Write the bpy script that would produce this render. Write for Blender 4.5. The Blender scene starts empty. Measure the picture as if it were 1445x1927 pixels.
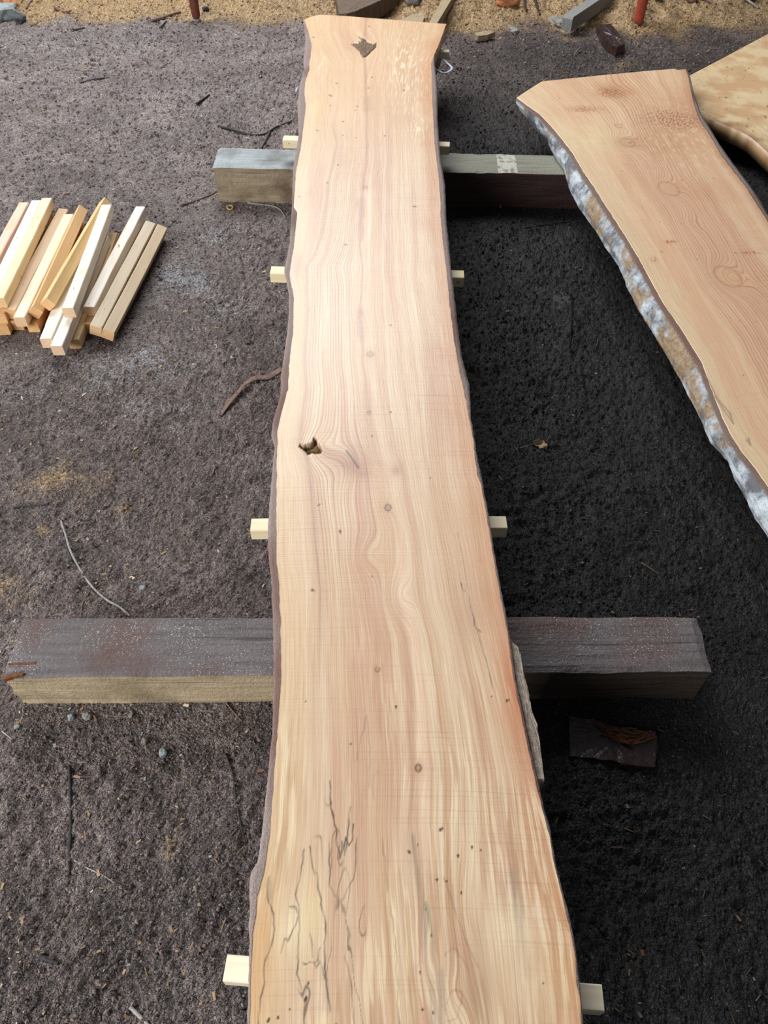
import bpy, bmesh, math, random
import numpy as np
from mathutils import Vector, Matrix

S = bpy.context.scene
C = S.collection
R = math.radians
rng = np.random.default_rng(7)
random.seed(7)

# ---------------------------------------------------------------- camera
cam_d = bpy.data.cameras.new('camera')
cam_d.sensor_fit = 'VERTICAL'; cam_d.sensor_height = 36.0; cam_d.sensor_width = 27.0
cam_d.lens = 36.0 * 1447.0 / 1927.0
cam_d.clip_start = 0.02
cam = bpy.data.objects.new('camera', cam_d); C.objects.link(cam)
cam.location = (0, 0, 1.65); cam.rotation_euler = (R(40.5), 0, 0)
S.camera = cam

# ---------------------------------------------------------------- world, lights, exposure
w = bpy.data.worlds.new('overcast'); S.world = w; w.use_nodes = True
bg = w.node_tree.nodes['Background']
bg.inputs[0].default_value = (0.80, 0.88, 1.0, 1); bg.inputs[1].default_value = 0.10

def area(name, loc, target, sx, sy, power, col):
    d = bpy.data.lights.new(name, 'AREA'); d.shape = 'RECTANGLE'; d.size = sx; d.size_y = sy
    d.energy = power; d.color = col
    o = bpy.data.objects.new(name, d); C.objects.link(o); o.location = loc
    o.rotation_euler = (Vector(target) - Vector(loc)).to_track_quat('-Z', 'Y').to_euler()
    return o
area('open_side_daylight', (-4.1, -1.3, 2.5), (0.0, 1.6, 0.0), 5.5, 2.4, 375, (0.95, 0.975, 1.0))
area('open_end_daylight', (-1.7, 6.6, 4.2), (-0.3, 1.8, 0.0), 4.5, 2.4, 390, (0.95, 0.975, 1.0))
S.view_settings.view_transform = 'Standard'; S.view_settings.look = 'None'
S.view_settings.gamma = 1.0; S.view_settings.use_curve_mapping = False
S.view_settings.exposure = 0.22

# ---------------------------------------------------------------- helpers
def lin(r, g, b):
    f = lambda c: (c / 12.92 if c <= 0.04045 else ((c + 0.055) / 1.055) ** 2.4)
    return np.array([f(r / 255), f(g / 255), f(b / 255)])
def lin4(c): return (*[float(v) for v in lin(*c)], 1.0)

_perm = rng.permutation(4096)
_ang = rng.random(4096) * 2 * np.pi
_gx, _gy = np.cos(_ang), np.sin(_ang)
def noise(x, y, seed=0):
    x = np.asarray(x, float); y = np.asarray(y, float)
    xi = np.floor(x).astype(np.int64); yi = np.floor(y).astype(np.int64)
    xf = x - xi; yf = y - yi
    u = xf * xf * xf * (xf * (xf * 6 - 15) + 10); v = yf * yf * yf * (yf * (yf * 6 - 15) + 10)
    def g(ix, iy, dx, dy):
        h = _perm[(_perm[(ix + seed * 131) & 4095] + iy) & 4095]
        return _gx[h] * dx + _gy[h] * dy
    a = g(xi, yi, xf, yf); b = g(xi + 1, yi, xf - 1, yf)
    c = g(xi, yi + 1, xf, yf - 1); d = g(xi + 1, yi + 1, xf - 1, yf - 1)
    return ((a * (1 - u) + b * u) * (1 - v) + (c * (1 - u) + d * u) * v) * 1.5
def fbm(x, y, oct=3, seed=0):
    t = 0; a = 1.0
    for i in range(oct):
        t = t + a * noise(x * 2 ** i, y * 2 ** i, seed + i); a *= 0.5
    return t
def sstep(a, b, x):
    t = np.clip((x - a) / (b - a), 0, 1); return t * t * (3 - 2 * t)
def gauss(x, y, cx, cy, sx, sy=None):
    sy = sx if sy is None else sy
    return np.exp(-((x - cx) / sx) ** 2 - ((y - cy) / sy) ** 2)
def seg_dist(x, y, pts):
    d = np.full(np.shape(x), 9.0)
    for (x0, y0), (x1, y1) in zip(pts[:-1], pts[1:]):
        dx, dy = x1 - x0, y1 - y0; L = dx * dx + dy * dy + 1e-12
        t = np.clip(((x - x0) * dx + (y - y0) * dy) / L, 0, 1)
        d = np.minimum(d, np.hypot(x - x0 - t * dx, y - y0 - t * dy))
    return d

def tag(o, label=None, cat=None, group=None, kind=None):
    if label: o['label'] = label
    if cat: o['category'] = cat
    if group: o['group'] = group
    if cat and not kind: kind = 'thing'
    if kind: o['kind'] = kind
    return o
def np_mesh(name, verts, faces, mats, parent=None, smooth=True, attrs=None, mat_idx=None):
    verts = np.asarray(verts, np.float32).reshape(-1, 3); faces = np.asarray(faces, np.int32)
    me = bpy.data.meshes.new(name)
    k = faces.shape[1]
    me.vertices.add(len(verts)); me.vertices.foreach_set('co', verts.ravel())
    me.loops.add(faces.size); me.loops.foreach_set('vertex_index', faces.ravel())
    me.polygons.add(len(faces))
    me.polygons.foreach_set('loop_start', np.arange(0, faces.size, k, dtype=np.int32))
    me.polygons.foreach_set('loop_total', np.full(len(faces), k, np.int32))
    me.polygons.foreach_set('use_smooth', np.full(len(faces), smooth))
    if mat_idx is not None: me.polygons.foreach_set('material_index', np.asarray(mat_idx, np.int32))
    for n, a in (attrs or {}).items():
        a = np.asarray(a, np.float32)
        if a.ndim == 2:
            at = me.attributes.new(n, 'FLOAT_COLOR', 'POINT')
            at.data.foreach_set('color', np.concatenate([a, np.ones((len(a), 1), np.float32)], 1).ravel())
        else:
            at = me.attributes.new(n, 'FLOAT', 'POINT'); at.data.foreach_set('value', a.ravel())
    me.update(calc_edges=True); me.validate()
    for m in (mats if isinstance(mats, (list, tuple)) else [mats]): me.materials.append(m)
    o = bpy.data.objects.new(name, me); C.objects.link(o)
    if parent: o.parent = parent
    return o
def grid_faces(nr, nc, off=0, flip=False):
    i = np.arange(nr - 1)[:, None] * nc + np.arange(nc - 1)[None, :]
    i = i.ravel() + off
    f = np.stack([i, i + 1, i + nc + 1, i + nc], 1)
    return f[:, ::-1] if flip else f
def empty(name, loc, rz=0):
    o = bpy.data.objects.new(name, None); C.objects.link(o); o.location = loc; o.rotation_euler = (0, 0, rz)
    o.empty_display_size = 0.05
    return o
def poly_at(pts, key, v):
    """x,y of a polyline at monotone key values"""
    k = np.array(key); p = np.array(pts)
    return np.interp(v, k, p[:, 0]), np.interp(v, k, p[:, 1])

# ---- node material toolkit
class NT:
    def __init__(s, name):
        s.m = bpy.data.materials.new(name); s.m.use_nodes = True
        s.t = s.m.node_tree; s.b = s.t.nodes['Principled BSDF']
    def n(s, typ, ins=None, **kw):
        nd = s.t.nodes.new(typ)
        for k, v in kw.items(): setattr(nd, k, v)
        for k, v in (ins or {}).items(): s.put(nd.inputs[k], v)
        return nd
    def put(s, sock, v):
        if isinstance(v, bpy.types.NodeSocket): s.t.links.new(v, sock)
        elif isinstance(v, bpy.types.Node): s.t.links.new(v.outputs[0], sock)
        else: sock.default_value = v
    def math(s, op, a, b=0.0, clamp=False):
        nd = s.n('ShaderNodeMath', {0: a, 1: b}, operation=op, use_clamp=clamp); return nd.outputs[0]
    def mix(s, f, a, b, mode='MIX'):
        nd = s.n('ShaderNodeMix', data_type='RGBA', blend_type=mode)
        s.put(nd.inputs[0], f); s.put(nd.inputs[6], a); s.put(nd.inputs[7], b); return nd.outputs[2]
    def noise(s, vec, scale, detail=3, rough=0.55, dist=0.0):
        nd = s.n('ShaderNodeTexNoise', {'Scale': scale, 'Detail': detail, 'Roughness': rough, 'Distortion': dist})
        if vec is not None: s.put(nd.inputs['Vector'], vec)
        return nd.outputs[0]
    def ramp(s, f, a, b, lo=0.0, hi=1.0):
        nd = s.n('ShaderNodeMapRange', {0: f, 1: a, 2: b, 3: lo, 4: hi}, clamp=True); return nd.outputs[0]
    def attr(s, name, col=False):
        nd = s.n('ShaderNodeAttribute', attribute_name=name); return nd.outputs['Color' if col else 'Fac']
    def vec(s, x, y, z=0.0): return s.n('ShaderNodeCombineXYZ', {0: x, 1: y, 2: z}).outputs[0]
    def coord(s, kind='Object'): return s.n('ShaderNodeTexCoord').outputs[kind]
    def scale(s, v, sc):
        nd = s.n('ShaderNodeMapping'); s.put(nd.inputs[0], v); nd.inputs['Scale'].default_value = sc; return nd.outputs[0]
    def bump(s, h, strength, dist, prev=None):
        nd = s.n('ShaderNodeBump', {'Strength': strength, 'Distance': dist, 'Height': h})
        if prev is not None: s.put(nd.inputs['Normal'], prev)
        return nd.outputs[0]
    def out(s, col, rough=0.6, spec=0.4, normal=None):
        s.put(s.b.inputs['Base Color'], col); s.put(s.b.inputs['Roughness'], rough)
        s.put(s.b.inputs['Specular IOR Level'], spec)
        if normal is not None: s.put(s.b.inputs['Normal'], normal)
        return s.m

# ---------------------------------------------------------------- materials
def mat_ground():
    k = NT('sawmill_soil'); co = k.coord('Object')
    sand = k.attr('sand'); wet = k.attr('wet'); dust = k.attr('dust')
    n1 = k.noise(co, 7, 5, 0.65); n2 = k.noise(co, 45, 4, 0.7); n3 = k.noise(co, 190, 3, 0.7)
    wob = k.n('ShaderNodeVectorMath', {0: co, 1: k.n('ShaderNodeVectorMath', {0: k.n('ShaderNodeTexNoise', {'Vector': co, 'Scale': 150.0, 'Detail': 2.0}).outputs[1], 3: 0.008}, operation='SCALE').outputs[0]}, operation='ADD').outputs[0]
    def vor(sc):
        nd = k.n('ShaderNodeTexVoronoi', {'Scale': sc}, voronoi_dimensions='2D'); k.put(nd.inputs['Vector'], wob)
        return nd.outputs['Distance'], k.n('ShaderNodeSeparateColor', {0: nd.outputs['Color']}).outputs[0]
    d1, c1 = vor(165.0); d2, c2 = vor(390.0)
    dry = k.mix(k.ramp(n1, 0.32, 0.66), lin4((103, 90, 86)), lin4((146, 132, 127)))
    dry = k.mix(k.ramp(n2, 0.45, 0.75, 0.0, 0.7), dry, lin4((138, 119, 106)))
    dry = k.mix(k.math('MULTIPLY', k.attr('dry'), k.ramp(n2, 0.2, 0.8, 0.45, 1.0)), dry, lin4((176, 163, 159)))  # far left soil lightened in its colour to stand for grazing sheen
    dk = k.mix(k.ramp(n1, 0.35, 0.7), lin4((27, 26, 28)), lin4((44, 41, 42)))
    base = k.mix(wet, dry, dk)  # dark soil: wet mud with the slab's shade put into the colour
    base = k.mix(k.ramp(k.noise(co, 3.2, 5, 0.68), 0.36, 0.62, 0.62, 0.0), base, k.mix(1.0, base, (0.42, 0.39, 0.40, 1), 'MULTIPLY'))
    base = k.mix(k.ramp(k.noise(co, 24, 3, 0.6), 0.40, 0.52, 0.5, 0.0), base, k.mix(1.0, base, (0.45, 0.42, 0.42, 1), 'MULTIPLY'))
    sd = k.mix(k.ramp(n2, 0.3, 0.7), lin4((162, 128, 90)), lin4((212, 181, 136)))
    sd = k.mix(k.ramp(n1, 0.54, 0.70, 0.0, 0.45), sd, lin4((140, 122, 104)))
    sd = k.mix(k.ramp(sand, 0.55, 0.95), lin4((154, 128, 98)), sd)
    sm = k.math('ADD', sand, k.math('ADD', k.math('MULTIPLY', k.math('SUBTRACT', n2, 0.5), 0.9), k.math('MULTIPLY', k.math('SUBTRACT', n1, 0.5), 0.8)))
    base = k.mix(k.ramp(sm, 0.32, 0.85), base, sd)
    dm = k.math('ADD', dust, k.math('ADD', k.math('MULTIPLY', k.math('SUBTRACT', c1, 0.5), 0.55), k.math('MULTIPLY', k.math('SUBTRACT', n2, 0.5), 0.9)))
    base = k.mix(k.math('MULTIPLY', k.ramp(dm, 0.42, 0.95), 0.55), base, lin4((178, 180, 184)))
    g = k.math('ADD', k.math('MULTIPLY', c1, 0.8), k.math('MULTIPLY', c2, 0.75))
    g = k.ramp(k.math('ADD', g, k.math('MULTIPLY', n3, 0.7)), 0.35, 2.0, 0.38, 2.0)
    base = k.mix(1.0, base, k.n('ShaderNodeCombineColor', {0: g, 1: g, 2: g}).outputs[0], 'MULTIPLY')
    base = k.mix(k.ramp(c2, 0.955, 0.965, 0.0, 0.65), base, k.mix(wet, lin4((186, 160, 134)), lin4((92, 84, 80))))
    h = k.math('SUBTRACT', k.math('ADD', k.math('MULTIPLY', n2, 0.5), k.math('MULTIPLY', c1, 0.5)), k.math('MULTIPLY', d1, 1.1))
    nb = k.bump(h, 1.0, 0.007); nb = k.bump(k.math('SUBTRACT', k.math('MULTIPLY', c2, 0.6), d2), 0.9, 0.003, nb)
    return k.out(base, k.ramp(n2, 0.3, 0.7, 0.46, 0.74), 0.4, nb)

def mat_wood(name, period=0.0085, dark=(150, 105, 78)):
    k = NT(name)
    gu, gv = k.attr('gu'), k.attr('gv'); col = k.attr('col', True); ra = k.attr('ring'); sp = k.attr('spalt'); bl = k.attr('stain')
    wob = k.math('MULTIPLY', k.math('SUBTRACT', k.noise(k.vec(k.math('MULTIPLY', gu, 22.0), k.math('MULTIPLY', gv, 1.1)), 1.0, 2), 0.5), 0.016)
    g2 = k.math('ADD', gu, wob)
    wave = k.n('ShaderNodeTexWave', {'Vector': k.vec(g2, 0.0), 'Scale': 0.31416 / period, 'Distortion': 0.0}, wave_type='BANDS', bands_direction='X', wave_profile='SAW').outputs['Fac']
    line = k.math('POWER', wave, 3.0)
    var = k.ramp(k.noise(k.vec(k.math('MULTIPLY', gu, 60.0), k.math('MULTIPLY', gv, 0.7)), 1.0, 3), 0.3, 0.65, 0.25, 1.0)
    line = k.math('MULTIPLY', k.math('MULTIPLY', line, var), ra)
    fib = k.noise(k.vec(k.math('MULTIPLY', gu, 420.0), k.math('MULTIPLY', gv, 9.0)), 1.0, 3, 0.6)
    stre = k.noise(k.vec(k.math('MULTIPLY', gu, 75.0), k.math('MULTIPLY', gv, 2.2)), 1.0, 4, 0.6)
    saw = k.noise(k.vec(k.math('MULTIPLY', gu, 3.0), k.math('MULTIPLY', gv, 210.0)), 1.0, 3, 0.7)
    sawm = k.ramp(k.noise(k.vec(k.math('MULTIPLY', gu, 2.5), k.math('MULTIPLY', gv, 1.6), 3.0), 1.0, 2), 0.42, 0.62)
    c = k.mix(k.ramp(stre, 0.3, 0.7, 0.0, 0.45), col, k.mix(1.0, col, (0.84, 0.75, 0.66, 1), 'MULTIPLY'))
    c = k.mix(k.ramp(stre, 0.58, 0.75, 0.0, 0.35), c, k.mix(0.5, c, lin4((245, 225, 188))))
    c = k.mix(k.math('MULTIPLY', line, 0.75), c, k.mix(1.0, c, lin4(dark), 'MULTIPLY'))
    c = k.mix(k.ramp(fib, 0.38, 0.68, 0.0, 0.34), c, k.mix(1.0, c, (0.62, 0.50, 0.42, 1), 'MULTIPLY'))
    sl = k.math('MULTIPLY', k.ramp(saw, 0.54, 0.68), sawm)
    c = k.mix(k.math('MULTIPLY', sl, 0.34), c, k.mix(1.0, c, (0.6, 0.48, 0.42, 1), 'MULTIPLY'))
    c = k.mix(k.math('MULTIPLY', bl, 0.8), c, lin4((136, 132, 118)))
    c = k.mix(sp, c, lin4((62, 56, 54)))
    hgt = k.math('ADD', k.math('MULTIPLY', fib, 0.6), k.math('MULTIPLY', saw, 0.7))
    nb = k.bump(hgt, 0.6, 0.0011)
    return k.out(c, 0.38, 0.5, nb)

def mat_bark(name, cut, outer, patch, speck, patch_amt=0.5):
    k = NT(name); co = k.coord('Object'); t = k.attr('t')
    n1 = k.noise(co, 14, 4, 0.6); n2 = k.noise(co, 90, 4, 0.7); n3 = k.noise(co, 400, 2, 0.6)
    o = k.mix(k.ramp(k.math('ADD', k.math('MULTIPLY', n1, 0.62), k.math('ADD', k.math('MULTIPLY', n2, 0.28), k.math('MULTIPLY', n3, 0.10))), 0.44, 0.57), lin4(outer[0]), lin4(outer[1]))
    o = k.mix(k.ramp(k.math('ADD', k.math('MULTIPLY', n2, 0.55), k.math('MULTIPLY', n3, 0.45)), 0.53, 0.66, 0.0, 0.85), o, lin4(speck))
    pm = k.noise(co, 5.0, 4, 0.6)
    o = k.mix(k.math('MULTIPLY', k.ramp(pm, 0.49, 0.56), patch_amt), o, k.mix(k.ramp(n2, 0.35, 0.65), lin4(patch[0]), lin4(patch[1])))
    cu = k.mix(k.ramp(n3, 0.35, 0.65), lin4(cut[0]), lin4(cut[1]))
    cu = k.mix(k.ramp(k.noise(co, 2.6, 2), 0.5, 0.62, 0.0, 0.75), cu, lin4((118, 84, 74)))
    tt = k.math('ADD', t, k.math('MULTIPLY', k.math('SUBTRACT', n2, 0.5), 0.18))
    c = k.mix(k.ramp(tt, 0.20, 0.30), cu, o)
    c = k.mix(k.ramp(n3, 0.35, 0.7, 0.0, 0.35), c, k.mix(1.0, c, (0.35, 0.33, 0.32, 1), 'MULTIPLY'))
    nb = k.bump(k.math('ADD', n2, k.math('MULTIPLY', n3, 0.4)), 0.8, 0.004)
    return k.out(c, 0.8, 0.25, nb)

def mat_beam(name, a, b, speck, speck_amt, stain, grain=30, damp=None, paint=None):
    k = NT(name); co = k.coord('Object')
    g = k.noise(k.scale(co, (1.6, 26, 26)), grain / 10, 4, 0.65)
    n = k.noise(co, 5, 4, 0.6); f = k.noise(co, 320, 2, 0.6); f2 = k.noise(co, 7, 4)
    c = k.mix(k.ramp(g, 0.3, 0.7), lin4(a), lin4(b))
    c = k.mix(k.ramp(n, 0.5, 0.68, 0.0, 0.85), c, k.mix(k.ramp(g, 0.3, 0.7), lin4(stain), lin4(tuple(int(v * 0.75) for v in stain))))
    c = k.mix(k.math('MULTIPLY', k.math('MULTIPLY', k.ramp(f, 0.60, 0.70), k.ramp(f2, 0.35, 0.6)), speck_amt), c, lin4(speck))
    if damp:  # tone change along the beam, for damp wood and painted shade
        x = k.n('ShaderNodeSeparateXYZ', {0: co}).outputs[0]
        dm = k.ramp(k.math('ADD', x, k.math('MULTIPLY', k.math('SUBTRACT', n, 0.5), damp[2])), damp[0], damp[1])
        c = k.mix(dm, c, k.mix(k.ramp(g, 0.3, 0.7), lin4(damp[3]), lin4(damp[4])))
    if paint:
        x = k.n('ShaderNodeSeparateXYZ', {0: co}).outputs[0]
        pm = k.math('MULTIPLY', k.math('MULTIPLY', k.math('GREATER_THAN', x, paint[0]), k.math('LESS_THAN', x, paint[1])), k.ramp(k.noise(co, 38, 3), 0.42, 0.5))
        c = k.mix(pm, c, lin4((188, 184, 172)))
    crack = k.noise(k.scale(co, (1.2, 60, 60)), 2.0, 2, 0.5)
    c = k.mix(k.ramp(crack, 0.66, 0.72, 0.0, 0.6), c, lin4((30, 26, 24)))
    nb = k.bump(k.math('ADD', g, k.math('ADD', k.math('MULTIPLY', f, 0.35), k.math('MULTIPLY', k.noise(co, 110, 3), 0.6))), 0.8, 0.005)
    return k.out(c, 0.62, 0.4, nb)

def mat_pine(name, end=False):
    k = NT(name); co = k.coord('Object')
    tint = k.n('ShaderNodeObjectInfo').outputs['Color']; rnd = k.n('ShaderNodeObjectInfo').outputs['Random']
    off = k.n('ShaderNodeVectorMath', {0: co, 1: k.vec(k.math('MULTIPLY', rnd, 9.0), k.math('MULTIPLY', rnd, 5.0), rnd)}, operation='ADD').outputs[0]
    if end:
        g = k.noise(k.scale(off, (1, 1, 3)), 160, 3)
        c = k.mix(k.ramp(g, 0.35, 0.7), lin4((232, 184, 126)), lin4((196, 138, 84)))
        c = k.mix(0.3, c, tint)
        return k.out(c, 0.7, 0.25, k.bump(g, 0.4, 0.002))
    g = k.noise(k.scale(off, (1.1, 40, 40)), 2.4, 4, 0.6); st = k.noise(k.scale(off, (4, 14, 14)), 1.6, 3)
    sp = k.noise(k.scale(off, (30, 60, 60)), 1.0, 2)
    c = k.mix(k.ramp(g, 0.35, 0.68), tint, k.mix(1.0, tint, (0.93, 0.85, 0.74, 1), 'MULTIPLY'))
    c = k.mix(k.ramp(st, 0.55, 0.72, 0.0, 0.6), c, k.mix(1.0, c, (0.92, 0.80, 0.64, 1), 'MULTIPLY'))
    c = k.mix(k.ramp(sp, 0.70, 0.76, 0.0, 0.8), c, lin4((120, 88, 62)))
    return k.out(c, 0.55, 0.35, k.bump(g, 0.4, 0.0012))

def mat_plain(name, a, b, scale=30, rough=0.7, bump=0.004, stretch=(1, 1, 1), spec=0.3, n2=True):
    k = NT(name); co = k.scale(k.coord('Object'), stretch)
    g = k.noise(co, scale, 4, 0.65); f = k.noise(co, scale * 6, 2, 0.6)
    c = k.mix(k.ramp(g, 0.32, 0.68), lin4(a), lin4(b))
    if n2: c = k.mix(k.ramp(f, 0.4, 0.7, 0.0, 0.4), c, k.mix(1.0, c, (0.4, 0.38, 0.36, 1), 'MULTIPLY'))
    return k.out(c, rough, spec, k.bump(g, 0.8, bump))

def mat_vcol(name, rough=0.75):
    k = NT(name); c = k.attr('col', True)
    n = k.noise(k.coord('Object'), 500, 2)
    c = k.mix(k.ramp(n, 0.3, 0.7, 0.0, 0.5), c, k.mix(1.0, c, (0.5, 0.48, 0.46, 1), 'MULTIPLY'))
    return k.out(c, rough, 0.3)

M = dict(
    ground=mat_ground(),
    wood=mat_wood('sawn_elm_face'),
    wood2=mat_wood('sawn_elm_face_broad_rings', 0.011, (168, 112, 84)),
    bark=mat_bark('grey_live_edge_bark', ((132, 112, 104), (168, 152, 146)), ((96, 84, 78), (176, 170, 166)), ((120, 96, 66), (160, 132, 92)), (198, 192, 188), 0.25),
    bark2=mat_bark('silver_lichened_bark', ((98, 82, 74), (138, 116, 104)), ((110, 110, 115), (204, 212, 217)), ((134, 108, 78), (178, 150, 112)), (100, 95, 94), 0.85),
    bark_strip=mat_plain('torn_bark', (128, 112, 96), (172, 158, 144), 60, 0.85, 0.006),
    void=mat_plain('rotten_knot_wood', (84, 66, 40), (142, 112, 72), 90, 0.85, 0.006),
    void2=mat_plain('ingrown_bark', (82, 68, 58), (140, 116, 90), 70, 0.85, 0.004, (1.5, 0.5, 1)),
    beam_grey=mat_beam('weathered_grey_beam_top', (136, 142, 144), (168, 174, 176), (70, 68, 66), 0.7, (116, 116, 112), damp=(-0.05, 0.15, 0.1, (112, 110, 96), (146, 142, 124)), paint=(0.395, 0.475)),  # top only turns khaki towards the right
    beam_tan=mat_beam('dry_brown_beam_side', (136, 119, 95), (166, 148, 120), (206, 190, 160), 0.35, (92, 66, 48), damp=(-0.25, 0.05, 0.2, (44, 30, 28), (68, 44, 38))),  # right part blackened: damp wood plus painted shade of the slab stack
    beam_dark=mat_beam('damp_dark_beam_top', (80, 74, 74), (112, 102, 100), (222, 218, 216), 0.8, (104, 74, 64)),
    beam_khaki=mat_beam('muddy_khaki_beam_side', (170, 150, 118), (198, 178, 144), (220, 176, 130), 0.3, (146, 128, 98), damp=(0.30, 0.42, 0.35, (50, 40, 34), (72, 60, 48))),  # dark patches at the right paint in the slab stack's shade
    pine=mat_pine('planed_pine'), pine_end=mat_pine('sawn_pine_end', True),
    twig=mat_plain('wet_dark_twig', (30, 27, 27), (62, 56, 56), 120, 0.6, 0.001, spec=0.3),
    twig_grey=mat_plain('grey_twig', (122, 114, 108), (176, 170, 164), 120, 0.6, 0.001),
    twig_brown=mat_plain('brown_bark_strip', (92, 70, 60), (142, 112, 98), 90, 0.7, 0.001),
    wet_bark=mat_plain('soaked_dark_bark', (34, 24, 24), (70, 44, 38), 40, 0.3, 0.006, spec=0.6),
    fibre=mat_plain('torn_orange_bark_fibre', (96, 56, 34), (150, 98, 60), 120, 0.8, 0.003, (1, 6, 1)),
    red=mat_plain('red_brown_post', (104, 54, 44), (134, 72, 58), 40, 0.6, 0.002),
    orange=mat_plain('orange_red_post', (146, 60, 42), (170, 76, 54), 40, 0.6, 0.002, n2=False),
    brick=mat_plain('orange_clay', (164, 102, 66), (198, 134, 92), 60, 0.85, 0.004),
    stone=mat_plain('grey_stone', (118, 112, 106), (156, 150, 142), 40, 0.8, 0.006),
    bluestone=mat_plain('pale_blue_stone', (126, 138, 140), (166, 174, 172), 40, 0.8, 0.004),
    darkstone=mat_plain('dark_stone', (60, 58, 62), (92, 90, 94), 40, 0.8, 0.006),
    wet_wood=mat_plain('mud_soaked_board', (44, 41, 38), (76, 70, 62), 30, 0.6, 0.006, (12, 2, 12)),
    oldwood=mat_plain('weathered_offcut', (84, 68, 56), (126, 106, 88), 20, 0.75, 0.004, (2, 12, 12)),
    palewood=mat_plain('pale_weathered_offcut', (150, 130, 102), (186, 166, 134), 20, 0.75, 0.003, (2, 12, 12)),
    greywood=mat_plain('blue_grey_offcut', (128, 128, 124), (160, 160, 156), 20, 0.75, 0.003, (12, 2, 12)),
    white=mat_plain('white_plastic', (206, 214, 228), (226, 232, 242), 20, 0.4, 0.0005, n2=False),
    yellow=mat_plain('yellow_rubber', (186, 156, 78), (206, 178, 100), 60, 0.5, 0.0005, n2=False),
    navy=mat_plain('navy_scrap', (56, 62, 84), (84, 92, 116), 60, 0.5, 0.002),
    darkstone2=mat_plain('black_wet_twig', (14, 12, 13), (26, 23, 24), 60, 0.7, 0.001, spec=0.1),
    leaf=mat_plain('dry_tan_leaf', (160, 128, 94), (198, 168, 132), 160, 0.7, 0.001),
    clod=mat_vcol('soil_clod'), chip=mat_vcol('wood_chip', 0.65),
)

# ---------------------------------------------------------------- ground
SAND_X = [p for p in [(-3.0214,5.3653),(-2.3879,5.4318),(-2.0309,5.3372),(-1.6874,5.2633),(-1.5337,5.3001),(-1.4037,5.4703),(-1.2675,5.4510),(-1.0522,5.3372),(-0.7831,5.2633),(-0.5234,5.2451),(-0.0723,5.2269),(0.4020,5.0936),(0.5689,5.2089),(0.7422,5.3372),(0.9681,5.3186),(1.1458,5.2089),(1.3564,5.1375),(1.4890,5.0160),(1.7471,5.0503),(1.9791,5.2089),(2.1443,5.1199),(2.3214,5.2269),(3.1408,5.2269)]]
PILE = [(-1.2239,2.5940)][0]
def flat_mask(x, y):
    """1 where something heavy has pressed the soil flat"""
    return np.maximum.reduce([
        sstep(0.62, 0.35, np.abs(x + 1.16)) * sstep(0.62, 0.42, np.abs(y - PILE[1])),
        sstep(0.35, 0.12, np.abs(y - 3.22)) * sstep(1.3, 0.9, np.abs(x)),
        sstep(0.30, 0.10, np.abs(y - 0.88)) * sstep(1.2, 0.85, np.abs(x)),
        sstep(0.5, 0.2, np.abs(x - 1.95)) * sstep(0.9, 0.5, np.abs(y - 4.15))])
def ground_h(x, y):
    x = np.asarray(x, float); y = np.asarray(y, float)
    fm = flat_mask(x, y)
    big = 0.016 * noise(x * 1.7, y * 1.7, 1)
    mid = 0.013 * fbm(x * 5, y * 5, 2, 3) + 0.008 * np.abs(fbm(x * 13, y * 13, 2, 17)) - 0.003
    cl = 0.0055 * (1 - np.abs(fbm(x * 19, y * 19, 2, 6))) + 0.0045 * noise(x * 48, y * 48, 9)
    fine = 0.0036 * noise(x * 95, y * 95, 12) + 0.0030 * noise(x * 170, y * 170, 14)
    h = (big + mid) * (1 - 0.85 * fm) + (cl - 0.006) * (1 - 0.6 * fm) + fine * (1 - 0.4 * fm)
    h = h + 0.028 * gauss(x, y, 0, 0.85, 1.6, 0.5) * sstep(1.1, 0.3, np.abs(x) * 0 + np.abs(y - 0.85))
    sx = np.interp(x, [p[0] for p in SAND_X], [p[1] for p in SAND_X])
    bank = sstep(-0.1, 1.6, y - sx)
    h = h + 0.16 * bank + (0.030 * fbm(x * 5, y * 5, 3, 21) + 0.022 * np.abs(fbm(x * 13, y * 11, 2, 25))) * sstep(-0.1, 0.5, y - sx)
    return h
def graded(lo, hi, p0, g, core):
    out = [0.0]; x = 0.0
    while x < hi:
        x += p0 if x < core else p0 + (x - core) * g
        out.append(x)
    a = np.array(out)
    return a
half = graded(0, 4.2, 0.0046, 0.013, 0.85)
gx = np.concatenate([-half[:0:-1], half])
gy = []
y = -0.5
while y < 8.0:
    gy.append(y); y += 0.0046 * (1 + 0.5 * max(y, 0))
gy = np.array(gy)
GX, GY = np.meshgrid(gx, gy)
GZ = ground_h(GX, GY)
sx = np.interp(GX, [p[0] for p in SAND_X], [p[1] for p in SAND_X])
sand = sstep(-0.22, 0.25, GY - sx + 0.22 * fbm(GX * 2.2, GY * 2.2, 3, 31))
for (cx, cy), (a, b), st in [([(-0.9591,1.5287)][0], (0.24, 0.17), 0.62), ([(-0.9601,1.1350)][0], (0.09, 0.10), 0.68), ([(-0.9505,1.3388)][0], (0.04, 0.04), 0.95),
        ([(-0.7423,1.4261)][0], (0.045, 0.03), 0.9), ([(-0.8399,1.5824)][0], (0.18, 0.12), 0.5), ([(-0.4352,0.5073)][0], (0.03, 0.05), 0.75), ([(-0.4140,0.5446)][0], (0.03, 0.02), 0.75),
        ([(1.3286,4.6831)][0], (0.14, 0.12), 0.75), ([(1.1660,5.1375)][0], (0.3, 0.2), 0.6), ([(0.5659,2.4537)][0], (0.09, 0.25), 0.3), ([(-1.8903,4.1501)][0], (0.25, 0.12), 0.35)]:
    sand = np.maximum(sand, st * gauss(GX, GY, cx, cy, a, b) * (0.8 + 0.5 * fbm(GX * 9, GY * 9, 2, 41)))
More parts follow.
